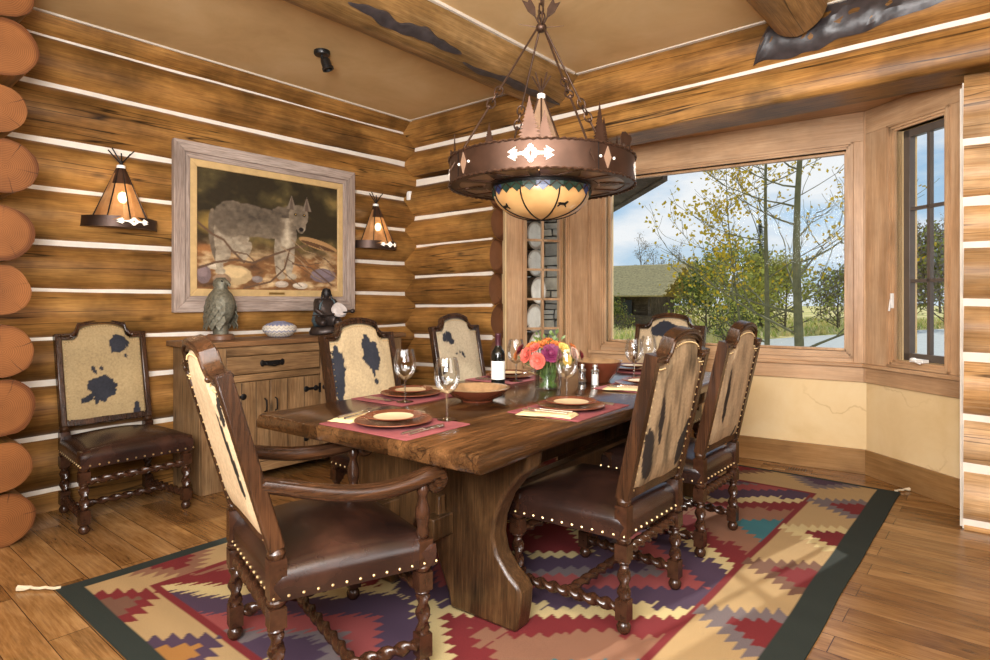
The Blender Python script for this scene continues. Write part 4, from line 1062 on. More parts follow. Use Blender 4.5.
# ------------------------------------------------------------------ table settings
def m_mat():
    t = NT('woven_rose_cloth'); v = t.coords(rnd=True); w = t.n('TexWave'); w.inputs['Scale'].default_value = 60; w.inputs['Distortion'].default_value = 1; t.l(v, w.inputs[0])
    n = t.noise(v, 12, 4); c = t.ramp(n, [(.3, srgb(122, 54, 58)), (.7, srgb(152, 78, 80))]); c = t.mix(.3, c, t.ramp(w.outputs[0], [(0, srgb(106, 46, 50)), (1, srgb(170, 96, 94))])); t.bump(w.outputs[0], .2, .002); mt['mat'] = t.set(c, .85)
m_mat()
mt['napkin'] = simple('cream_linen', srgb(224, 200, 150), .9, 0, .08, 40, .2)
mt['terra'] = simple('terracotta_glaze', srgb(112, 62, 42), .22, 0, .2, 14)
mt['plate_c'] = simple('cream_glaze', srgb(220, 200, 160), .2, 0, .06, 14)
mt['bowl'] = simple('brown_stoneware', srgb(92, 47, 30), .2, 0, .2, 10)
mt['bowl_in'] = simple('speckled_inner_glaze', srgb(150, 118, 84), .18, 0, .25, 22)
ZM = TZ+.0015
def place_setting(x, y, rz, who, full):
    """who: words that say at which seat; local +y points to the table centre, origin at the mat's centre"""
    M = T(x, y, 0) @ RZ(rz)
    def put(o, lx, ly, z, a=0): o.matrix_world = M @ T(lx, ly, z) @ RZ(a)
    b = MB(); n = 14
    g = [[b.bm.verts.new((-.24+.48*i/n, -.175+.35*j/n, .0035+.0012*mnoise.noise((i*.5+x*9, j*.5, y)))) for i in range(n+1)] for j in range(n+1)]
    for j in range(n):
        for i in range(n): b.face([g[j][i], g[j][i+1], g[j+1][i+1], g[j+1][i]])
    rim = [g[0][i] for i in range(n+1)]+[g[j][n] for j in range(1, n+1)]+[g[n][i] for i in range(n-1, -1, -1)]+[g[j][0] for j in range(n-1, 0, -1)]
    lo = [b.bm.verts.new((v.co.x, v.co.y, .0)) for v in rim]
    for k in range(len(rim)): b.face([rim[(k+1) % len(rim)], rim[k], lo[k], lo[(k+1) % len(rim)]])
    b.face(lo)
    o = b.build('placemat', mt['mat'], ang=80); put(o, 0, 0, TZ+.001); tag(o, 'rose red woven placemat '+who, 'placemat', 'placemats on the dining table')
    zc = TZ+.0065
    b = MB(); pr = [(0, 0), (.09, 0), (.10, .004), (.145, .013), (.152, .016), (.150, .019), (.143, .017), (.10, .009), (0, .008)]; b.lathe(pr, 44); o = b.build('charger_plate', mt['terra']); put(o, .0, -.005, zc)
    tag(o, 'large terracotta charger plate '+who, 'plate', 'terracotta chargers')
    p = thing('dinner_plate', 'smaller cream plate with brown rim '+who, 'plate', group='cream plates'); put(p, .0, -.005, zc+.0205)
    b = MB(); b.lathe([(.068, .0), (.075, .0), (.108, .010), (.113, .013), (.111, .0155), (.082, .0095), (.078, .0085)], 40); b.build('rim', mt['terra'], p)
    b = MB(); b.lathe([(0, 0), (.068, .0), (.0782, .0086), (.06, .0055), (0, .005)], 40); b.build('centre', mt['plate_c'], p)
    # napkin with two forks at the left, knife and spoon at the right
    b = MB(); n = 10
    for lay in range(3):
        z0 = .0035*lay; w = .055-.004*lay; ln = .12-.006*lay
        gg = [[b.bm.verts.new((-w+2*w*i/n+.01*math.sin(j*.5+lay), -ln+2*ln*j/n, z0+.003+.0022*mnoise.noise((i*.8, j*.6+lay*4, x+y)))) for i in range(n+1)] for j in range(n+1)]
        for j in range(n):
            for i in range(n): b.face([gg[j][i], gg[j][i+1], gg[j+1][i+1], gg[j+1][i]])
    o = b.build('napkin', mt['napkin'], ang=80); o.modifiers.new('solid', 'SOLIDIFY').thickness = .0025; put(o, -.205, -.01, TZ+.0065, .18); tag(o, 'folded cream linen napkin '+who, 'napkin', 'napkins')
    def fork(nm, lx, lab):
        b = MB(); b.tube([(0, -.10, .002), (0, -.04, .003), (0, .03, .004), (0, .045, .004)], [.0055, .004, .003, .006], 8)
        b.box((0, .055, .004), (.024, .024, .003))
        for k in range(4): b.tube([(-.0105+.007*k, .066, .004), (-.0105+.007*k, .085, .002), (-.0105+.007*k, .102, .005)], .0016, 5)
        o = b.build(nm, mt['silver']); put(o, lx, -.01, TZ+.0205, .18); tag(o, lab, 'fork', 'forks on the napkins')
    fork('fork', -.225, 'silver fork lying outermost on the napkin '+who); fork('fork', -.185, 'silver fork lying closest to the plate '+who)
    b = MB(); b.tube([(0, -.11, .002), (0, -.05, .003), (0, .0, .003)], [.006, .005, .0045], 8); b.prism([(-.007, 0), (.006, 0), (.008, .06), (.002, .12), (-.007, .118)], .0018, T(0, 0, .002)); o = b.build('knife', mt['silver']); put(o, .172, -.02, TZ+.0065); tag(o, 'silver knife beside the plate '+who, 'knife', 'knives')
    b = MB(); b.tube([(0, -.10, .002), (0, -.03, .003), (0, .04, .004)], [.0055, .004, .003], 8); b.ball((0, .062, .005), (.015, .024, .004), 12, 6); o = b.build('spoon', mt['silver']); put(o, .20, -.02, TZ+.0065); tag(o, 'silver spoon beside the knife '+who, 'spoon', 'spoons')
def wine_glass(x, y, label, s=1.13):
    w = thing('wine_glass', label, 'glass', (x, y, TZ+.0055), 0, 'wine glasses on the dining table')
    b = MB(); b.lathe([(0, .0), (.034, 0), (.036, .0015), (.02, .004), (.005, .009)], 28); b.build('foot', mt['glass_solid'], w)
    b = MB(); b.lathe([(.005, .009), (.0038, .03), (.0036, .07), (.0055, .092)], 14); b.build('stem', mt['glass_solid'], w)
    b = MB(); b.lathe([(.0055, .092), (.024, .102), (.040, .122), (.0465, .148), (.046, .175), (.040, .205), (.036, .222)], 28); b.build('bowl', mt['glass'], w)
    w.scale = (s, s, s); return w
RT = TROT
seats = [(-1.855, 1.60, RT, 'at the near end of the table', True), (-2.33, 2.12, RT-PI/2, 'before the chair nearest the sideboard', True), (-1.515, 2.335, RT+PI/2, 'before the nearest window-side chair', True),
         (-1.60, 3.20, RT+PI/2, 'before the farther window-side chair', True), (-2.40, 3.02, RT-PI/2, 'behind the wine bottle at the far left', True), (-2.01, 3.90, RT+PI, 'at the far end of the table', True)]
for a in seats: place_setting(*a)
for x, y, l in ((-1.748, 1.785, 'wine glass nearest the camera on the near end placemat'), (-2.207, 1.968, 'wine glass before the chair nearest the sideboard'), (-1.632, 2.487, 'wine glass in front of the flower vase'),
                (-2.263, 2.898, 'wine glass between the bottle and the flowers'), (-1.80, 3.70, 'wine glass behind the brown serving bowl'), (-1.744, 3.392, 'wine glass beside the far cream plate against the window')):
    wine_glass(x, y, l)
def make_bottle():
    w = thing('wine_bottle', 'dark wine bottle with a plain white label standing on the table', 'bottle', (-2.161, 2.607, TZ+.001))
    gl = simple('dark_green_glass', srgb(18, 20, 18), .08, 0, .1, 5); b = MB(); b.lathe([(0, .004), (.03, 0), (.0375, .006), (.038, .02), (.038, .19), (.035, .205), (.022, .225), (.0152, .24), (.0145, .30)], 28); b.build('body', gl, w)
    b = MB(); b.lathe([(.0155, .235), (.0155, .292), (.0165, .294), (.0165, .303), (.0150, .305), (0, .305)], 20); b.build('capsule', simple('wine_foil', srgb(72, 34, 44), .4, .3), w)
    b = MB(); b.lathe([(.0386, .055), (.0386, .155)], 28); b.build('paper_label', simple('white_paper', srgb(232, 228, 222), .7, 0, .03), w)
make_bottle()
def make_bowl(name, label, x, y, r, h, mo, mi):
    w = thing(name, label, 'bowl', (x, y, TZ+.001)); b = MB()
    b.lathe([(0, 0), (r*.5, 0), (r*.52, .008), (r*.8, h*.45), (r*.97, h*.9), (r, h)], 40); b.build('shell', mo, w)
    b = MB(); b.lathe([(r, h), (r*1.03, h+.003), (r*1.03, h+.006), (r*.96, h+.005), (r*.8, h*.62), (r*.5, .018), (0, .012)], 40); b.build('glazed_inside', mi, w)
    return w
make_bowl('serving_bowl', 'wide brown stoneware serving bowl beside the wine bottle', -1.985, 2.235, .155, .062, mt['bowl'], mt['bowl_in'])
make_bowl('deep_bowl', 'deep reddish brown bowl behind the salt and pepper grinders', -1.90, 3.235, .14, .12, mt['bowl'], mt['bowl_in'])
for x, y, nm, l, full in ((-1.848, 2.97, 'pepper_grinder', 'clear and silver grinder standing closest to the vase', False), (-1.772, 2.983, 'salt_grinder', 'clear grinder filled with white salt beside the deep bowl', True)):
    w = thing(nm, l, 'grinder', (x, y, TZ+.001)); b = MB(); b.lathe([(0, 0), (.024, 0), (.024, .012), (.021, .014)], 20); b.build('base', mt['silver'], w)
    b = MB(); b.lathe([(.021, .014), (.021, .085), (.018, .09)], 20); b.build('body', mt['glass'], w)
    b = MB(); b.lathe([(0, .016), (.0185, .016), (.0185, .075 if full else .03), (0, .076 if full else .031)], 16); b.build('filling', mt['white'] if full else simple('peppercorns', srgb(60, 46, 38), .8, 0, .4, 200, .8), w)
    b = MB(); b.lathe([(.019, .088), (.023, .09), (.023, .10), (.012, .104), (.010, .112), (.016, .118), (.014, .128), (0, .132)], 20); b.build('cap', mt['silver'], w)
# vase and flowers
VX, VY = -1.95, 2.783
def make_vase():
    v = thing('glass_vase', 'clear glass vase full of green stems in the middle of the table', 'vase', (VX, VY, TZ+.001))
    b = MB(); b.lathe([(0, 0), (.066, 0), (.072, .006), (.074, .03), (.078, .125), (.080, .128)], 32); b.build('shell', mt['glass'], v)
    b = MB(); b.lathe([(0, .012), (.067, .012), (.071, .095), (0, .095)], 28); b.build('water', mt['water'], v)
    gr = simple('green_stem', srgb(98, 122, 60), .5, 0, .3, 30); rs = random.Random(5)
    for i in range(36):
        a = rs.random()*6.28; r0, r1 = .06*rs.random(), .055*rs.random()+.03; a2 = a+rs.uniform(1.5, 4)
        b = MB(); b.tube([(math.cos(a)*r0, math.sin(a)*r0, .015), (math.cos(a2)*r1*.75, math.sin(a2)*r1*.75, .08), (math.cos(a2)*r1, math.sin(a2)*r1, .15)], .0032, 6); b.build('stem', gr, v)
make_vase()
def bloom(b, c, n_, R_, layers, petals, cup, wid, rs):
    n_ = Vector(n_).normalized(); x = n_.orthogonal().normalized(); y = n_.cross(x); c = Vector(c)
    for l in range(layers):
        t = l/max(1, layers-1); rr = R_*(1-.75*t); el = cup+(1.35-cup)*t; k = max(4, int(petals*(1-.45*t)))
        for i in range(k):
            a = 2*PI*(i+.5*(l % 2))/k+rs.uniform(-.1, .1); d = x*math.cos(a)+y*math.sin(a); s = n_.cross(d)
            def P(u, w): e = el*(.55+.45*u); return c+d*(math.cos(e)*rr*u)+n_*(math.sin(e)*rr*u*.9+.01*t)+s*w
            w = wid*rr
            vs_ = [b.bm.verts.new(q) for q in (P(.05, -w*.3), P(.05, w*.3), P(.6, w), P(.92, w*.65), P(1.0, 0)+n_*.002, P(.92, -w*.65), P(.6, -w))]
            b.face(vs_)
    b.ball(c+n_*R_*.25, R_*.28, 8, 5)
def make_flowers():
    rs = random.Random(11)
    pm = lambda nm, c: simple(nm, srgb(*c), .6, 0, .22, 60)
    cols = {'magenta': pm('magenta_petals', (116, 36, 74)), 'coral': pm('coral_petals', (206, 96, 80)), 'orange': pm('orange_petals', (204, 118, 56)), 'yellow': pm('yellow_petals', (222, 190, 100)), 'red': pm('deep_red_petals', (118, 34, 40)), 'pink': pm('pale_pink_petals', (240, 196, 176))}
    green = simple('leaf_green', srgb(96, 116, 58), .5, 0, .3, 30); stemg = simple('flower_stem_green', srgb(98, 122, 60), .5)
    # (azimuth as seen from the camera: 0 = towards it, + = right; elevation; radius), colour, size, words
    C0 = Vector((VX, VY, TZ+.165)); toc = math.atan2(0-VY, 0-VX)
    F = [(8, 30, .098, 'magenta', .058, 'large magenta dahlia facing the camera'), (-22, 2, .105, 'coral', .048, 'coral rose lowest at the front of the bouquet'), (-48, 18, .12, 'coral', .046, 'coral rose left of the magenta dahlia'), (-78, 30, .13, 'red', .038, 'dark red bloom at the left edge of the bouquet'),
         (-60, 48, .12, 'orange', .036, 'orange bloom at the upper left of the bouquet'), (-20, 62, .12, 'orange', .038, 'orange bloom at the top above the dahlia'), (-38, 44, .12, 'coral', .036, 'coral bloom above the left coral rose'), (30, 60, .12, 'orange', .034, 'orange bloom at the upper right of the bouquet'),
         (42, 42, .125, 'yellow', .038, 'yellow bloom right of the magenta dahlia'), (62, 22, .125, 'pink', .040, 'pale pink rose at the right of the bouquet'), (78, 40, .13, 'orange', .032, 'small orange bloom at the right edge'), (40, 4, .115, 'yellow', .034, 'yellow bloom low at the right front'),
         (-96, 8, .13, 'orange', .034, 'orange bloom low at the far left edge'), (90, 12, .135, 'red', .032, 'dark red bloom low at the right edge'), (-70, 66, .12, 'yellow', .03, 'small yellow bloom at the top left'), (0, 82, .125, 'orange', .036, 'orange bloom at the very top of the bouquet'),
         (150, 40, .12, 'coral', .04, 'coral bloom at the back of the bouquet'), (-150, 40, .12, 'red', .038, 'dark red bloom at the back of the bouquet')]
    for az, el, r, c, s, lab in F:
        a = toc+math.radians(az); e = math.radians(el); d = Vector((math.cos(a)*math.cos(e), math.sin(a)*math.cos(e), math.sin(e)*.9))
        p = C0+Vector((d.x*r*1.32, d.y*r*1.32, d.z*r*.86))
        f = thing('flower', lab, 'flower', p, 0, 'flowers in the glass vase')
        b = MB(); big = c == 'magenta'; bloom(b, (0, 0, 0), d, s, 6 if big else 5, 15 if big else 9, .25, .24 if big else .42, rs); o = b.build('bloom', cols[c], f, smooth=False); 
        b = MB(); q = Vector((VX+d.x*.03, VY+d.y*.03, TZ+.09))-p; b.tube([d*-.002, q*.5+Vector((d.x*.02, d.y*.02, 0)), q], .0025, 6); b.build('stem', stemg, f)
    b = MB()
    for i in range(130):
        a = rs.uniform(0, 6.28); e = rs.uniform(-.15, 1.4); r = rs.uniform(.08, .15); d = Vector((math.cos(a)*math.cos(e), math.sin(a)*math.cos(e), math.sin(e))); p = C0+d*r*.95; s = Vector((rs.uniform(-1, 1), rs.uniform(-1, 1), rs.uniform(-1, 1))).cross(d).normalized()
        L_ = rs.uniform(.02, .04); w = L_*.3; b.face([b.bm.verts.new(q) for q in (p, p+d*L_*.5+s*w, p+d*L_, p+d*L_*.5-s*w)])
    o = b.build('bouquet_leaves', green, smooth=False); tag(o, 'green leaves between the flowers in the vase', 'leaves', kind='stuff')
make_flowers()

# ------------------------------------------------------------------ chandelier
CX_, CY_ = -1.862, 2.597
def arrow_plaque(R, cz, a, M0, w, h):
    """a zig-zag arrow outline bent around a band of radius R at angle a: diamonds and arrow heads"""
    polys = []
    def P(u, v, dr=.003): t = a+u/R; return Vector(((R+dr)*math.cos(t), (R+dr)*math.sin(t), cz+v))
    def add(b, pts):
        f = [b.bm.verts.new(P(u*w, v*h, .004)) for u, v in pts]; g = [b.bm.verts.new(P(u*w, v*h, -.001)) for u, v in pts]; b.face(f); n = len(f)
        for i in range(n): b.face([f[i], g[i], g[(i+1) % n], f[(i+1) % n]])
    b = MB()
    for s in (-1, 1):
        add(b, [(s*.07, 0), (s*.02, .14), (s*.02, .50), (s*.12, .40), (s*.12, .30), (s*.24, .22), (s*.24, .14), (s*.36, .10), (s*.36, -.10), (s*.24, -.14), (s*.24, -.22), (s*.12, -.30), (s*.12, -.40), (s*.02, -.50), (s*.02, -.14)])
        add(b, [(s*.36, .08), (s*.62, .08), (s*.56, .22), (s*.68, .22), (s*.64, .38), (s*1.0, .12), (s*.86, .04), (s*.86, -.04), (s*1.0, -.12), (s*.64, -.38), (s*.68, -.22), (s*.56, -.22), (s*.62, -.08), (s*.36, -.08)])
    return b
def tree_shape(h, w, n=11):
    R_, L_ = [], []
    for i in range(n):
        z = h*(.08+.9*i/n); ww = w*(1-i/n)*.5
        R_ += [(ww, z-h*.02), (ww*.58, z+h*.045)]
    R_.append((0, h)); L_ = [(-x, z) for x, z in R_[-2::-1]]
    return [(-w*.07, 0), (w*.07, 0), (w*.07, h*.08)]+R_+L_+[(-w*.07, h*.08)]
def make_chandelier():
    c = thing('chandelier', 'round bronze chandelier with cut-out pine trees hanging over the dining table', 'chandelier', (CX_, CY_, 0), 0)
    R = .474; z0, z1 = 1.835, 1.965; br = mt['bronze']
    b = MB(); b.lathe([(R-.004, z0), (R, z0), (R, z1), (R-.004, z1), (R-.004, z0)], 72); ring = b.build('ring_band', br, c, ang=60)
    for z in (z0, z1):
        b = MB(); n = 300; pts = []
        for i in range(n):
            a = 2*PI*i/n; pts.append(((R+.003)*math.cos(a), (R+.003)*math.sin(a), z+.0025*math.sin(i*PI*.5)))
        rd = [.0052+.0022*math.sin(i*PI*.75) for i in range(n)]
        b.tube(pts, rd, 6, closed=True); b.build('rope_edge', mt['rope'], c)
    # pan underneath with openings
    b = MB(); b.lathe([(R-.004, z0+.004), (R-.05, z0+.002), (R-.05, z0+.006), (R-.004, z0+.008)], 72); b.lathe([(.25, z0+.004), (.29, z0+.002), (.29, z0+.006), (.25, z0+.008)], 48)
    b.build('pan_rim', br, c)
    mica = NT('amber_mica'); n = mica.noise(mica.coords(), 14, 4); col = mica.ramp(n, [(.3, srgb(86, 62, 48)), (.7, srgb(132, 104, 84))]); mica.b.inputs['Emission Color'].default_value = srgb(255, 170, 90); mica.b.inputs['Emission Strength'].default_value = .02; mica.set(col, .3)
    for k in range(6):
        a0 = k*PI/3+.08; a1 = (k+1)*PI/3-.08
        b = MB(); b.lathe([(.288, z0+.007), (R-.048, z0+.007), (R-.048, z0+.009), (.288, z0+.009)], 12, None, a0, a1); pn = b.build('mica_panel', mica.m, c)
        b = MB(); a = k*PI/3; b.bar((.25*math.cos(a), .25*math.sin(a), z0+.005), ((R-.006)*math.cos(a), (R-.006)*math.sin(a), z0+.005), .05, .006); b.build('pan_spoke', br, c)
        am = (a0+a1)/2; b = MB(); pol = tree_shape(.16, .13, 6); Mx = Matrix.Rotation(am, 4, 'Z') @ T(.29, 0, z0+.001) @ Matrix(((0, 1, 0, 0), (1, 0, 0, 0), (0, 0, 1, 0), (0, 0, 0, 1))); b.prism(pol, .003, Mx); b.build('pan_cutout', br, pn)
    # neck and bowl
    b = MB(); b.lathe([(.235, z0-.036), (.252, z0-.034), (.252, z0+.035), (.235, z0+.035)], 48); b.build('bowl_collar', mt['iron'], c)
    gl = NT('amber_bowl_glass'); n = gl.noise(gl.coords(), 6, 3); col = gl.ramp(n, [(.3, srgb(184, 134, 80)), (.7, srgb(208, 164, 106))]); gl.b.inputs['Emission Strength'].default_value = .14; gl.l(col, gl.b.inputs['Emission Color']); gl.set(col, .3)
    prof = [(.247*math.cos(t), z0-.036-.134*math.sin(t)) for t in [PI/2*i/12 for i in range(13)]]; prof[-1] = (0, prof[-1][1])
    b = MB(); b.lathe(prof, 48); bowl = b.build('bowl_shade', gl.m, c)
    for k in range(8):
        a = k*PI/4+.2; b = MB(); b.tube([((r+.002)*math.cos(a), (r+.002)*math.sin(a), z-.001) for r, z in prof], .004, 6); b.build('bowl_rib', mt['iron'], bowl)
    for k in range(4):   # little running animals painted on the glass
        a = k*PI/2+.2+PI/8-1.0; t = .62; rr, zz = .247*math.cos(t)+.002, z0-.036-.134*math.sin(t)-.002
        b = MB(); ctr = Vector((rr*math.cos(a), rr*math.sin(a), zz)); nrm = Vector((math.cos(a), math.sin(a), -.9)).normalized(); x = Vector((-math.sin(a), math.cos(a), 0)); y = nrm.cross(x)*-1
        if y.z < 0: y = -y
        Mx = Matrix((x, y, nrm)).transposed().to_4x4(); Mx.translation = ctr
        b.prism([(-.03, .004), (-.022, .010), (.008, .009), (.018, .020), (.026, .017), (.022, .008), (.016, -.002), (.026, -.014), (.02, -.016), (.008, -.004), (-.012, -.004), (-.022, -.016), (-.028, -.014), (-.022, -.002)], .003, Mx); b.build('animal_cutout', mt['iron'], bowl)
    # green zig-zag skirt around the bowl
    gz = simple('dark_green_glass_trim', srgb(34, 58, 46), .3, 0, .3, 14); bz = simple('dark_blue_glass_trim', srgb(40, 52, 92), .3, 0, .3, 14)
    n = 24
    for k in range(n):
        a0, a1 = 2*PI*k/n, 2*PI*(k+1)/n; am = (a0+a1)/2; b = MB(); r0, r1 = .254, .2505
        q = [Vector((r0*math.cos(a0), r0*math.sin(a0), z0-.012)), Vector((r0*math.cos(a1), r0*math.sin(a1), z0-.012)), Vector((r1*math.cos(a1), r1*math.sin(a1), z0-.030)), Vector(((r1-.004)*math.cos(am), (r1-.004)*math.sin(am), z0-.058)), Vector((r1*math.cos(a0), r1*math.sin(a0), z0-.030))]
        b.face([b.bm.verts.new(v) for v in q]); o = b.build('trim_glass', gz if k % 4 else bz, c, smooth=False); m = o.modifiers.new('solid', 'SOLIDIFY'); m.thickness = .004
    b = MB(); pts = []
    for k in range(n*2):
        a = 2*PI*k/(n*2); r = .2565; pts.append((r*math.cos(a), r*math.sin(a), z0-.012 if k % 2 else z0-.040))
    b.tube(pts, .0028, 5, closed=True); b.build('zigzag_wire', mt['bronze_rod'], c)
    # plaques and diamonds on the band; toward the camera is angle tc
    tc = math.atan2(-CY_, -CX_); wht = emis('lit_white_glass', srgb(240, 230, 214), .25); gd = simple('pale_copper', srgb(196, 162, 136), .35, .6, .1)
    for k in range(4):
        b = arrow_plaque(R, (z0+z1)/2, tc-.10+k*PI/2, None, .105, .085); b.build('arrow_cutout', wht, c, smooth=False)
        a = tc-.10+k*PI/2+PI/4; b = MB()
        def P(u, v, dr): t = a+u/R; return Vector(((R+dr)*math.cos(t), (R+dr)*math.sin(t), (z0+z1)/2+v))
        f = [b.bm.verts.new(P(u, v, .005)) for u, v in ((-.022, 0), (0, -.05), (.022, 0), (0, .05))]; g = [b.bm.verts.new(P(u, v, -.001)) for u, v in ((-.022, 0), (0, -.05), (.022, 0), (0, .05))]; b.face(f)
        for i in range(4): b.face([f[i], g[i], g[(i+1) % 4], f[(i+1) % 4]])
        b.build('diamond_plate', gd, c, smooth=False)
        for s in (-1, 1): b = MB(); b.ball(P(s*.042, 0, .002), .007, 8, 6); b.build('stud', wht, c)
        b = MB(); t = a-.11; b.bar(((R+.001)*math.cos(t), (R+.001)*math.sin(t), z0), ((R+.001)*math.cos(t), (R+.001)*math.sin(t), z1), .003, .003); b.build('band_seam', mt['iron'], c)
    # cut-out trees and animals on top of the ring
    rot = lambda a, r, z: Matrix.Rotation(a, 4, 'Z') @ T(r, 0, z) @ RZ(PI/2) @ RX(PI/2)
    for da, h, w, r in ((-.12, .205, .115, R-.03), (.04, .16, .10, R-.10), (.62, .19, .085, R-.02), (.70, .13, .07, R-.03), (2.2, .16, .09, R-.01), (2.45, .20, .10, R-.01), (2.75, .14, .08, R-.02), (-1.25, .12, .07, R-.02), (3.6, .20, .11, R-.02), (4.3, .16, .09, R-.02), (2.05, .19, .09, R-.01), (2.3, .13, .08, R-.05), (-.55, .10, .06, R-.02), (-2.0, .15, .09, R-.02), (-2.4, .19, .09, R-.02)):
        b = MB(); b.prism(tree_shape(h, w), .003, rot(tc+da, r, z1-.004)); b.build('pine_cutout', br, c)
    bear = [(-.05, 0), (-.036, 0), (-.034, .022), (-.01, .024), (-.006, 0), (.010, 0), (.014, .026), (.034, .022), (.036, 0), (.05, 0), (.052, .04), (.064, .052), (.062, .066), (.048, .076), (.03, .072), (.0, .082), (-.036, .074), (-.052, .05)]
    for da in (1.0, -1.7, 2.0): b = MB(); b.prism(bear, .003, rot(tc+da, R-.004, z1-.002)); b.build('bear_cutout', br, c)
    # teepee in the middle
    b = MB(); b.lathe([(.155, z1-.06), (.10, z1+.10), (.024, z1+.30), (.012, z1+.335)], 7); mp_ = simple('mica_teepee', srgb(150, 122, 98), .4, .2, .25, 14); tp = b.build('teepee_shade', mp_, c, smooth=False)
    b = MB(); b.lathe([(.016, z1+.325), (.021, z1+.328), (.021, z1+.35), (.016, z1+.353)], 12); b.build('bead_tie', mt['white'], tp)
    for k in range(5):
        a = k*2*PI/5+.3; b = MB(); b.tube([(.158*math.cos(a), .158*math.sin(a), z1-.06), (.014*math.cos(a), .014*math.sin(a), z1+.335), (-.05*math.cos(a), -.05*math.sin(a), z1+.45)], .0045, 6); b.build('teepee_pole', mt['bronze_rod'], tp)
    # hanging rods, rings and hub
    zh = 2.66; rod = mt['bronze_rod']
    def torus(b, ctr, Rr, r, M): b.tube([Vector(ctr)+M @ Vector((Rr*math.cos(t), Rr*1.35*math.sin(t), 0)) for t in [2*PI*i/16 for i in range(16)]], r, 6, closed=True)
    for k in range(4):
        a = tc+PI/4+k*PI/2-.30; d = Vector((math.cos(a), math.sin(a), 0)); hub = Vector((d.x*.02, d.y*.02, zh)); end = Vector((d.x*(R+.006), d.y*(R+.006), (z0+z1)/2+.01)); mid = hub.lerp(end, .52); 
        b = MB(); b.tube([hub, mid-(mid-hub).normalized()*.04], .0055, 8); b.build('hanging_rod', rod, c)
        b = MB(); ax = (end-hub).normalized(); sd = ax.orthogonal().normalized(); oth = ax.cross(sd)
        for q, s in ((-.035, sd), (.005, oth), (.045, sd)): torus(b, mid+ax*q, .020, .0045, Matrix((s, ax, s.cross(ax))).transposed())
        b.build('chain_links', rod, c)
        b = MB(); p0 = mid+ax*.065; b.tube([p0, end.lerp(p0, .02), end, end+ax*.05], [.0055, .0055, .0055, .002], 8); b.ball(p0, .012, 8, 6); b.build('hanging_arrow', rod, c)
    b = MB(); b.ball((0, 0, zh), (.03, .03, .025)); torus(b, (0, 0, zh+.05), .022, .005, RX(PI/2).to_3x3()); torus(b, (0, 0, zh+.10), .018, .005, (RZ(PI/2) @ RX(PI/2)).to_3x3()); b.build('hub', rod, c)
    b = MB(); zc = ceil_z(CX_); b.tube([(0, 0, zh+.12), (0, 0, zc-.02)], .006, 8); b.lathe([(0, zc-.03), (.05, zc-.028), (.065, zc-.004), (.065, zc+.01)], 24); b.build('stem_and_canopy', rod, c)
    for k in range(4):
        a = tc+PI/2+k*PI/2+.15; b = MB(); x = Vector((math.cos(a), math.sin(a), 0)); ax = (x*.55+Vector((0, 0, 1))).normalized(); up = ax; side = ax.cross(Vector((-x.y, x.x, 0))); p0 = Vector((0, 0, zh))+ax*.02; b.tube([p0, p0+ax*.06], .0045, 6)
        tng = Vector((-x.y, x.x, 0)); Mx = Matrix((tng.cross(ax) if False else x*.88-Vector((0, 0, .48)), ax, tng)).transposed().to_4x4(); Mx.translation = p0
        b.prism([(-.006, .05), (.006, .05), (.022, .085), (.022, .15), (.0, .128), (-.022, .15), (-.022, .085)], .004, Mx); b.tube([Vector((0, 0, zh)), Vector((0, 0, zh))-Vector((-x.y*.8, x.x*.8, -.1)).normalized()*.12], [.003, .001], 5); b.build('arrow_feather', rod, c)
    l = lamp('chandelier_bulb', 'POINT', (0, 0, z0+.06), 4, (1, .75, .45), rad=.05); l.parent = c
    tag(l, None, None)
make_chandelier()

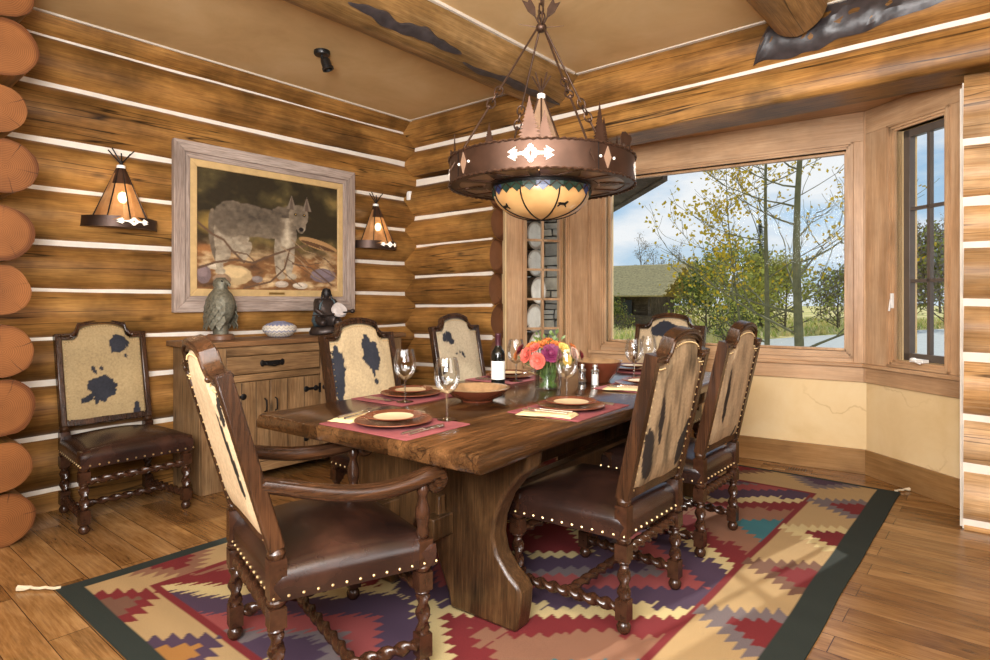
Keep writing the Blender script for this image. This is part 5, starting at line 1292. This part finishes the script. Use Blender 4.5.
# ------------------------------------------------------------------ wall sconces
def make_sconce(y, label, s=1.0):
    X0 = -4.37; zb_, zt = 1.715, 2.105
    c = thing('wall_sconce', label, 'wall lamp', (X0, y, zb_), 0, 'teepee wall lamps')
    mica = NT('glowing_mica_shade'); v = mica.coords(); n = mica.noise(v, 9, 5); col = mica.ramp(n, [(.3, srgb(150, 100, 58)), (.6, srgb(190, 140, 90)), (.8, srgb(214, 170, 120))])
    mica.l(col, mica.b.inputs['Emission Color']); mica.b.inputs['Emission Strength'].default_value = .10; mica.set(col, .4)
    tr = mica.n('BsdfTransparent'); tr.inputs[0].default_value = (1, .86, .66, 1); ms = mica.n('MixShader'); ms.inputs[0].default_value = .3; mica.l(mica.b.outputs[0], ms.inputs[1]); mica.l(tr.outputs[0], ms.inputs[2]); mica.l(ms.outputs[0], mica.out.inputs[0])
    b = MB(); h = zt-zb_-.04
    b.lathe([(.165, .03), (.045, .03+h*.86), (.02, .03+h)], 7, T(.02, 0, 0), -PI/2, PI/2); sh = b.build('mica_shade', mica.m, c, smooth=False)
    b = MB(); b.lathe([(.068, .03+h*.68), (.042, .03+h*.87), (.022, .03+h*1.0)], 7, T(.024, 0, 0), -PI/2, PI/2); b.build('smoke_flap', mt['bronze'], c, smooth=False)
    R = .222
    b = MB(); b.lathe([(R-.003, -.012), (R, -.012), (R, .055), (R-.003, .055), (R-.003, -.012)], 30, T(-.02, 0, 0) @ Matrix.Diagonal((.86, 1, 1, 1)), -PI/2, PI/2); bd = b.build('band', mt['band'], c)
    b = MB(); b.lathe([(.0, -.008), (R-.004, -.008), (R-.004, -.004), (0, -.004)], 24, T(-.02, 0, 0) @ Matrix.Diagonal((.86, 1, 1, 1)), -PI/2, PI/2); b.build('pan', mt['bronze'], c)
    wht = emis('lit_white_cutout', srgb(244, 236, 220), .6)
    b = arrow_plaque(R*.93, .022, .06, None, .095, .05); bmesh.ops.translate(b.bm, vec=(-.003, 0, 0), verts=b.bm.verts); b.build('arrow_cutout', wht, c, smooth=False)
    for k in range(5):
        a = -PI/2+PI*k/4; b = MB(); b.tube([(.02+.168*math.cos(a), .168*math.sin(a), .03), (.022+.02*math.cos(a), .02*math.sin(a), .03+h), (.03-.0*math.cos(a), -.075*math.sin(a), .03+h+.10+.015*math.cos(k*2))], .0042, 6); b.build('pole', mt['iron'], c)
    b = MB(); b.lathe([(.024, .0), (.027, .006), (.024, .022)], 12, T(.024, 0, .03+h-.01)); b.build('bead_tie', mt['white'], c)
    b = MB(); b.box((.004, 0, .15), (.02, .12, .24)); b.build('back_plate', mt['bronze'], c)
    bulb = emis('bulb_glass', srgb(255, 232, 190), 14)
    b = MB(); b.ball((.055, 0, .185), (.028, .028, .036), 12, 8); b.build('bulb', bulb, c)
    l = lamp('sconce_bulb_light', 'POINT', (.10, 0, .13), 1.4, (1, .74, .42), rad=.03); l.parent = c; l.location = (.235, 0, .22); return c
make_sconce(1.475, 'teepee-shaped wall lamp left of the wolf painting'); make_sconce(3.53, 'teepee-shaped wall lamp right of the wolf painting')

# ------------------------------------------------------------------ small fittings
def make_spot():
    x, y = -3.652, 2.495; z = ceil_z(x); s = thing('ceiling_spotlight', 'small black spotlight on the tan ceiling', 'spotlight', (x, y, z))
    b = MB(); b.lathe([(0, -.028), (.05, -.028), (.055, -.02), (.055, .002), (0, .002)], 24); b.build('mount', mt['black'], s)
    b = MB(); b.tube([(0, 0, -.03), (.0, 0, -.055)], .010, 10); b.build('joint', mt['black'], s)
    b = MB(); b.lathe([(0, 0), (.03, .002), (.034, .02), (.034, .062), (.04, .066), (.04, .08), (.03, .08), (.028, .066), (0, .064)], 24, T(.01, .015, -.05) @ RY(PI-.25) @ RX(-.2)); b.build('lamp_head', mt['black'], s)
make_spot()
o = MB().box((0, 0, 0), (.05, .05, .085)).build('wall_sensor', mt['white'], bevel=.008); o.location = (-4.375, 3.965, 2.24); tag(o, 'small white sensor box high in the log corner', 'sensor')
def make_vent():
    v = thing('floor_vent', 'wooden slotted vent in the floor below the picture window', 'vent', (-1.27, 4.88, 0), .1)
    b = MB(); b.box((0, 0, .003), (.34, .10, .006)); b.build('plate', mt['floor'], v, smooth=False)
    for k in range(7):
        b = MB(); b.box((.02+.018*k, 0, .0045), (.008, .07, .006)); b.build('slot', mt['black'], v)
make_vent()

# ------------------------------------------------------------------ outside
GZ = -.6
_s, _c = math.sin(YAW), math.cos(YAW)
def spot_at(x, t, z=GZ):
    """ground point t metres ahead of the house's dining corner in direction r = sideways slope"""
    r = (x-495)/FPX; return Vector(((_c*r-_s)*t, (_s*r+_c)*t, z))
def m_ground():
    t = NT('meadow_ground'); v = t.coords(rnd=False); n1 = t.noise(v, .35, 5); n2 = t.noise(v, 9, 5, .7)
    c = t.ramp(n1, [(.35, srgb(160, 164, 84)), (.5, srgb(206, 192, 126)), (.65, srgb(222, 206, 150))]); c = t.mix(1, c, t.ramp(n2, [(.3, (.7, .7, .65, 1)), (.7, (1.2, 1.2, 1.15, 1))]), 'MULTIPLY')
    t.bump(n2, .6, .1); mt['meadow'] = t.set(c, .95, spec=.1)
    mt['road'] = simple('pale_gravel', srgb(168, 172, 168), .9, 0, .08, 5, .2)
m_ground()
def make_ground():
    b = MB(); nx, ny = 60, 60; g = []
    far = spot_at(720, 75)
    ox, oy = Vector((_c, _s)), Vector((-_s, _c))
    for j in range(ny+1):
        row = []
        for i in range(nx+1):
            d = 5+95*(j/ny)**1.6; sd = (-1.1+2.9*i/nx)*(8+d*.8); p = ox*sd+oy*d
            z = GZ-.03+max(0, d-26)*.012+.10*mnoise.noise((p.x*.15, p.y*.15, 0))*min(1, max(0, d-18)/10)
            row.append(b.bm.verts.new((p.x, p.y, z)))
        g.append(row)
    for j in range(ny):
        for i in range(nx): b.face([g[j][i], g[j][i+1], g[j+1][i+1], g[j+1][i]])
    tag(b.build('meadow', mt['meadow']), 'dry grassy meadow beyond the road outside the window', 'meadow', kind='structure')
    b = MB(); q = []
    for i in range(31):
        x = 560+i*20; t0, t1 = 5.6, 22+max(0, (x-640))*.045
        q.append((b.bm.verts.new(spot_at(x, t0, GZ+.02)), b.bm.verts.new(spot_at(x, t1, GZ+.03+max(0, t1-26)*.012+.03))))
    for a, c in zip(q[:-1], q[1:]): b.face([a[0], c[0], c[1], a[1]])
    tag(b.build('gravel_road', mt['road']), 'pale gravel drive outside the picture window', 'road', kind='structure')
    # long grass tufts: blades
    rs = random.Random(3); b = MB()
    for k in range(5200):
        x = rs.uniform(590, 960); t = rs.uniform(24, 48) if x > 640 else rs.uniform(23, 46)
        if t < 23.5+max(0, x-640)*.045: continue
        p = spot_at(x, t, GZ+max(0, t-26)*.012); h = rs.uniform(.12, .42); w = rs.uniform(.03, .07)
        a = rs.uniform(0, 6.28); s = Vector((math.cos(a), math.sin(a), 0))*w; l = Vector((rs.uniform(-.2, .2), rs.uniform(-.2, .2), h)); b.mi = 0 if rs.random() < .62 else 1
        for m_ in range(3):
            o_ = Vector((rs.uniform(-.2, .2), rs.uniform(-.2, .2), 0)); b.face([b.bm.verts.new(v) for v in (p+o_-s, p+o_+s, p+o_+l)])
    tag(b.build('long_grass', [simple('dry_grass', srgb(236, 222, 164), .9, 0, .2, 3), simple('green_grass', srgb(186, 196, 104), .9, 0, .25, 3)], smooth=False, recalc=False), 'long dry meadow grass', 'grass', kind='stuff')
make_ground()
def make_barn():
    A = spot_at(560, 40); B = spot_at(664, 36); z0 = GZ+.05
    d = (B-A); d.z = 0; L_ = d.length; x = d.normalized(); y = Vector((-x.y, x.x, 0))
    M = Matrix((x, y, Vector((0, 0, 1)))).transposed().to_4x4(); M.translation = Vector((A.x, A.y, z0))
    bn = thing('barn', 'old log barn with a mossy shingle roof beyond the meadow', 'barn'); bn.matrix_world = M
    dk = wood('weathered_barn_logs', srgb(58, 48, 40), srgb(96, 82, 66), srgb(130, 114, 96), 0, 20, .9, .3, False, 0); rf = simple('mossy_shingles', srgb(176, 158, 108), .95, 0, .3, 8, .8)
    b = MB(); b.box((L_/2-.6, 3.2, 1.0), (L_-1.2, 4.2, 2.0)); b.build('log_walls', dk, bn)
    b = MB(); b.box((L_-3.2, 1.05, .9), (1.6, .1, 1.8)); b.build('doorway', mt['black'], bn)
    b = MB(); n = 26
    for k in range(n):
        t0, t1 = k/n, (k+1)/n; zz0, zz1 = 2.0+2.0*t0, 2.0+2.0*t1
        b.box((L_/2-.2+.1*math.sin(k*3), -.5+4*(t0+t1)/2, (zz0+zz1)/2+.05), (L_+.6+.2*math.sin(k*1.7), 4/n+.12, .09), RX(.42).to_3x3())
    b.build('roof', rf, bn)
    b = MB(); b.box((L_/2-.2, 5.5, 3.0), (L_+.6, 4.6, .12), RX(-.46).to_3x3()); b.build('rear_roof', rf, bn)
    for k in range(4): b = MB(); b.tube([(.8+k*(L_-1.6)/3, -.2, 0), (.8+k*(L_-1.6)/3, -.2, 2.1)], .10, 8); b.build('porch_post', dk, bn)
    b = MB(); b.box((L_-1.6, -.4, .45), (2.6, .8, .9)); b.jitter(.08, 2); b.build('log_stack', dk, bn)
make_barn()
# trees
bark = {'aspen': simple('aspen_bark', srgb(116, 110, 74), .85, 0, .25, 6, .3), 'brown': simple('brown_twig_bark', srgb(106, 94, 74), .9, 0, .25, 6)}
leafm = {'gold': simple('gold_leaves', srgb(214, 180, 56), .7, 0, .3, 2), 'olive': simple('olive_leaves', srgb(156, 154, 78), .8, 0, .35, 2), 'green': simple('dark_green_leaves', srgb(92, 108, 58), .8, 0, .35, 2), 'yellowgreen': simple('yellow_green_leaves', srgb(190, 182, 84), .8, 0, .3, 2), 'tan': simple('bare_twig_tan', srgb(150, 136, 116), .9, 0, .2, 2)}
def tree(name, label, cat, base, h, tr, seed, nbranch, spread, leaf, nleaf, lsize, barkm='aspen', lo=.12, leaf2=None, group=None, up=.5, trunk_lean=(0, 0), depth=2, thin=.5):
    rs = random.Random(seed); t = thing(name, label, cat, base, 0, group)
    tips = []; trunk = []
    for i in range(11):
        u = i/10; trunk.append(Vector((trunk_lean[0]*u*h+.03*h*math.sin(u*4+seed)*u, trunk_lean[1]*u*h+.03*h*math.cos(u*3+seed*2)*u, u*h-.1)))
    b = MB(); b.tube(trunk, [tr*(1-.88*i/10) for i in range(11)], 8); b.build('trunk', bark[barkm], t)
    b = MB()
    def branch(p, d, ln, r, lv):
        pts = [p]; q = p.copy(); dd = d.copy(); n = 5
        for k in range(n):
            dd = (dd+Vector((rs.uniform(-.22, .22), rs.uniform(-.22, .22), rs.uniform(-.05, .28)*up))).normalized(); q = q+dd*ln/n; pts.append(q.copy())
            if lv < depth and k >= 1 and rs.random() < .85:
                sd = (dd+Vector((rs.uniform(-.9, .9), rs.uniform(-.9, .9), rs.uniform(-.2, .6)))).normalized(); branch(q, sd, ln*.5, r*.5, lv+1)
            if lv >= 1 or k >= 3: tips.append(q.copy())
        b.tube(pts, [max(.004, r*(1-.8*i/n)) for i in range(n+1)], 5)
    for k in range(nbranch):
        u = lo+(1-lo)*(k+rs.random()*.6)/nbranch; i = min(9, int(u*10)); p = trunk[i].lerp(trunk[i+1], u*10-i); a = rs.uniform(0, 6.28)
        branch(p, Vector((math.cos(a), math.sin(a), rs.uniform(.1, .7)*up*1.4)).normalized(), spread*h*(1.05-u*.75)*rs.uniform(.7, 1.1), max(.012, tr*thin*(1-.7*u)), 0)
    b.build('branches', bark[barkm], t)
    if nleaf:
        for nm, m_, cnt in ((('foliage', leaf, nleaf),) if not leaf2 else (('foliage', leaf, nleaf//2), ('foliage', leaf2, nleaf//2))):
            b = MB()
            for k in range(cnt):
                p = rs.choice(tips)+Vector((rs.gauss(0, 1), rs.gauss(0, 1), rs.gauss(0, 1)))*lsize*3; u = Vector((rs.uniform(-1, 1), rs.uniform(-1, 1), rs.uniform(-1, 1))).normalized(); v = u.orthogonal().normalized(); s = lsize*rs.uniform(.6, 1.3)
                b.face([b.bm.verts.new(x) for x in (p-u*s, p-v*s*.7, p+u*s, p+v*s*.7)])
            o = b.build(nm, leafm[m_], t, smooth=False, recalc=False); o['kind'] = 'stuff'
    return t
tree('aspen_tree', 'nearest bare aspen with a thick pale trunk just outside the picture window', 'tree', spot_at(801, 12.6), 8.2, .105, 4, 20, .34, 'gold', 380, .042, lo=.10, thin=.34)
tree('aspen_tree', 'slimmer aspen with golden leaves left of the thick-trunked aspen', 'tree', spot_at(766, 13.2), 7.6, .065, 9, 16, .34, 'gold', 800, .05, lo=.12, trunk_lean=(.02, 0), thin=.36)
tree('aspen_sapling', 'thin young aspen with yellow leaves at the left of the window trees', 'tree', spot_at(745, 14.5), 5.6, .035, 15, 16, .42, 'gold', 900, .05, lo=.3, trunk_lean=(-.10, .05), thin=.4)
bush = [('willow_bush', 'large olive green willow thicket behind the aspens', 735, 27, 3.7, 3, 'olive', 'yellowgreen'), ('willow_bush', 'dark green shrub left of the willow thicket near the road', 706, 30, 3.1, 8, 'olive', 'green'), ('willow_bush', 'tall dark shrub behind the thick aspen trunk', 785, 32, 3.5, 12, 'olive', 'yellowgreen'), ('willow_bush', 'tangled shrub at the right edge of the picture window', 838, 35, 3.2, 17, 'olive', 'tan'),
        ('willow_bush', 'brown shrubs seen through the narrow right window', 905, 40, 5.0, 21, 'olive', 'tan'), ('willow_bush', 'tall brown thicket at the far right of the narrow window', 945, 38, 5.4, 24, 'olive', 'tan'), ('willow_bush', 'grey green scrub right of the barn', 684, 44, 3.6, 30, 'yellowgreen', 'tan'), ('willow_bush', 'golden scrub behind the barn roof', 684, 56, 4.3, 33, 'gold', 'yellowgreen'), ('willow_bush', 'low green bush before the barn wall', 612, 33, 1.7, 36, 'green', 'olive'), ('willow_bush', 'round green shrub low beside the aspen trunks', 735, 22.5, 1.5, 39, 'green', 'yellowgreen'),
        ('willow_bush', 'distant brushy hedge between the aspen trunks', 768, 46, 4.4, 44, 'olive', 'tan'), ('willow_bush', 'distant hedge behind the right window scrub', 880, 50, 6.2, 46, 'olive', 'tan')]
for nm, lab, x, t, h, sd, l1, l2 in bush:
    tree(nm, lab, 'shrub', spot_at(x, t, GZ+max(0, t-26)*.012), h, .07, sd, 26, .62, l1, 2600 if h > 2.4 else 1500, .028*h*(.85 if h > 3 else 1.0), 'brown', lo=.02, leaf2=l2, group='shrubs beyond the drive', up=.8, thin=.5)
def conifer(label, x, t, h):
    c = thing('conifer', label, 'tree', spot_at(x, t), 0); rs = random.Random(int(x)); b = MB(); b.tube([(0, 0, 0), (0, 0, h)], [.16, .02], 8); b.build('trunk', bark['brown'], c); b = MB()
    for k in range(1500):
        u = rs.random()**.8; r = (1-u)*h*.24*rs.uniform(.3, 1); a = rs.uniform(0, 6.28); p = Vector((math.cos(a)*r, math.sin(a)*r, h*(.05+.95*u))); d = Vector((math.cos(a), math.sin(a), -.25)); s = Vector((-d.y, d.x, 0)); L_ = .35*(1.2-u); b.face([b.bm.verts.new(q) for q in (p-s*.08, p+s*.08, p+d*L_)])
    o = b.build('foliage', leafm['green'], c, smooth=False, recalc=False); o['kind'] = 'stuff'
conifer('dark conifer rising behind the aspen trunks', 760, 34, 6.3)
for m_ in list(leafm.values()): m_.node_tree.nodes['Principled BSDF'].inputs['Specular IOR Level'].default_value = .05
for i, (x, t, h) in enumerate(((640, 70, 8.2), (655, 74, 7.6), (680, 76, 8.0), (890, 66, 9.5), (915, 70, 10), (940, 66, 9.5))):
    tree('bare_tree', ['bare grey tree above the left of the barn roof', 'bare grey tree above the right of the barn roof', 'bare grey tree right of the barn', 'bare tree at the left of the narrow right window', 'bare tree in the middle of the narrow right window', 'bare tree at the right of the narrow right window'][i], 'tree', spot_at(x, t, GZ+.5), h, .12, 50+i, 22, .30, 'tan', 500, .07, 'brown', lo=.2, group='bare trees far behind', up=1.0)
# the wing of the house seen through the narrow left window: log ends, stone wall, eave
def make_wing():
    lg = wood('outside_log_wood', srgb(52, 40, 30), srgb(84, 66, 48), srgb(110, 90, 66), 0, 40, .7, .3, False, .5)
    b = MB(); b.box((-5.0, 5.55, .9), (1.6, .2, 3.4)); w = struct(b.build('wall_wing', mt['chink'], smooth=False), 'log wall of the house wing seen through the narrow left window')
    for k in range(11):
        z = -.45+k*.30; make_log('log_end', (-5.6, 5.38, z), (-3.92+.03*math.sin(k*2.3), 5.38, z), .148+.006*math.sin(k*1.7), 0, (0, 1, 0), lg, w, 200+k, endmat=mt['endgrain_pale'], rough=.06)
    st = thing('wall_stone', None, None, (0, 0, 0)); struct(st, 'rough grey stone wall outside the narrow left window'); rs = random.Random(8)
    sm = [simple('grey_stone_%d' % i, srgb(*c), .85, 0, .22, 9, .5) for i, c in enumerate(((176, 172, 164), (150, 146, 140), (126, 122, 118), (190, 182, 168)))]
    o0 = Vector((-4.75, 6.05, 0)); x = Vector((.86, .51, 0)).normalized(); y = Vector((-x.y, x.x, 0)); R = Matrix((x, y, Vector((0, 0, 1)))).transposed()
    b = MB(); b.box(o0+x*.42+y*.16+Vector((0, 0, 1.0)), (1.0, .25, 3.4), R); b.build('mortar', simple('dark_mortar', srgb(92, 88, 84), .95), st)
    z = -.6; bb = [MB() for _ in sm]
    while z < 2.7:
        hh = rs.uniform(.07, .17); u = -.25
        while u < .72:
            wd = rs.uniform(.10, .34); k = rs.randrange(4); split = rs.random() < .3 and hh > .12
            for (za_, hb) in (((z, hh),) if not split else ((z, hh*.5), (z+hh*.5, hh*.5))):
                bb[k].box(o0+x*(u+wd/2)+y*(rs.uniform(-.02, .02))+Vector((0, 0, za_+hb/2)), (wd-.012, .12, hb-.012), R @ Matrix.Rotation(rs.uniform(-.06, .06), 3, 'Y'))
            u += wd
        z += hh
    for k in range(4): bb[k].jitter(.008, 9, k).build('stones', sm[k], st, bevel=.008)
    # eave of the wing: shingle roof edge at z about 2.5
    A, B = spot_at(598, 9.4, 2.50), spot_at(664, 6.25, 2.49); d = (B-A).normalized(); nrm = Vector((d.y, -d.x, 0))
    if nrm.dot(Vector((-1, 0, 0))) < 0: nrm = -nrm
    sh = wood('grey_shingle_eave', srgb(70, 62, 58), srgb(104, 94, 88), srgb(134, 124, 116), 0, 30, .85, .3, False, 0)
    e = thing('roof_eave', None, None); struct(e, 'grey shingled roof eave outside the picture window')
    up = Vector((0, 0, .42))
    def slab(nm, w0, w1, z0, z1, th, ext=0):
        b = MB(); p = [A+nrm*w0+up*w0+Vector((0, 0, z0)), B+d*ext+nrm*w0+up*w0+Vector((0, 0, z0)), B+d*ext+nrm*w1+up*w1+Vector((0, 0, z0)), A+nrm*w1+up*w1+Vector((0, 0, z0))]
        lo = [b.bm.verts.new(v) for v in p]; hi = [b.bm.verts.new(v+Vector((0, 0, th))) for v in p]; b.face(lo[::-1]); b.face(hi)
        for i in range(4): b.face([lo[i], lo[(i+1) % 4], hi[(i+1) % 4], hi[i]])
        b.build(nm, sh, e)
    slab('soffit', 0, 1.6, 0, 0, .03); slab('fascia', -.03, .02, -.02, 0, .15, .02); slab('shingle_course', -.10, 1.6, .13, 0, .03, .10); slab('shingle_course', -.06, 1.6, .165, 0, .03, .05)
make_wing()
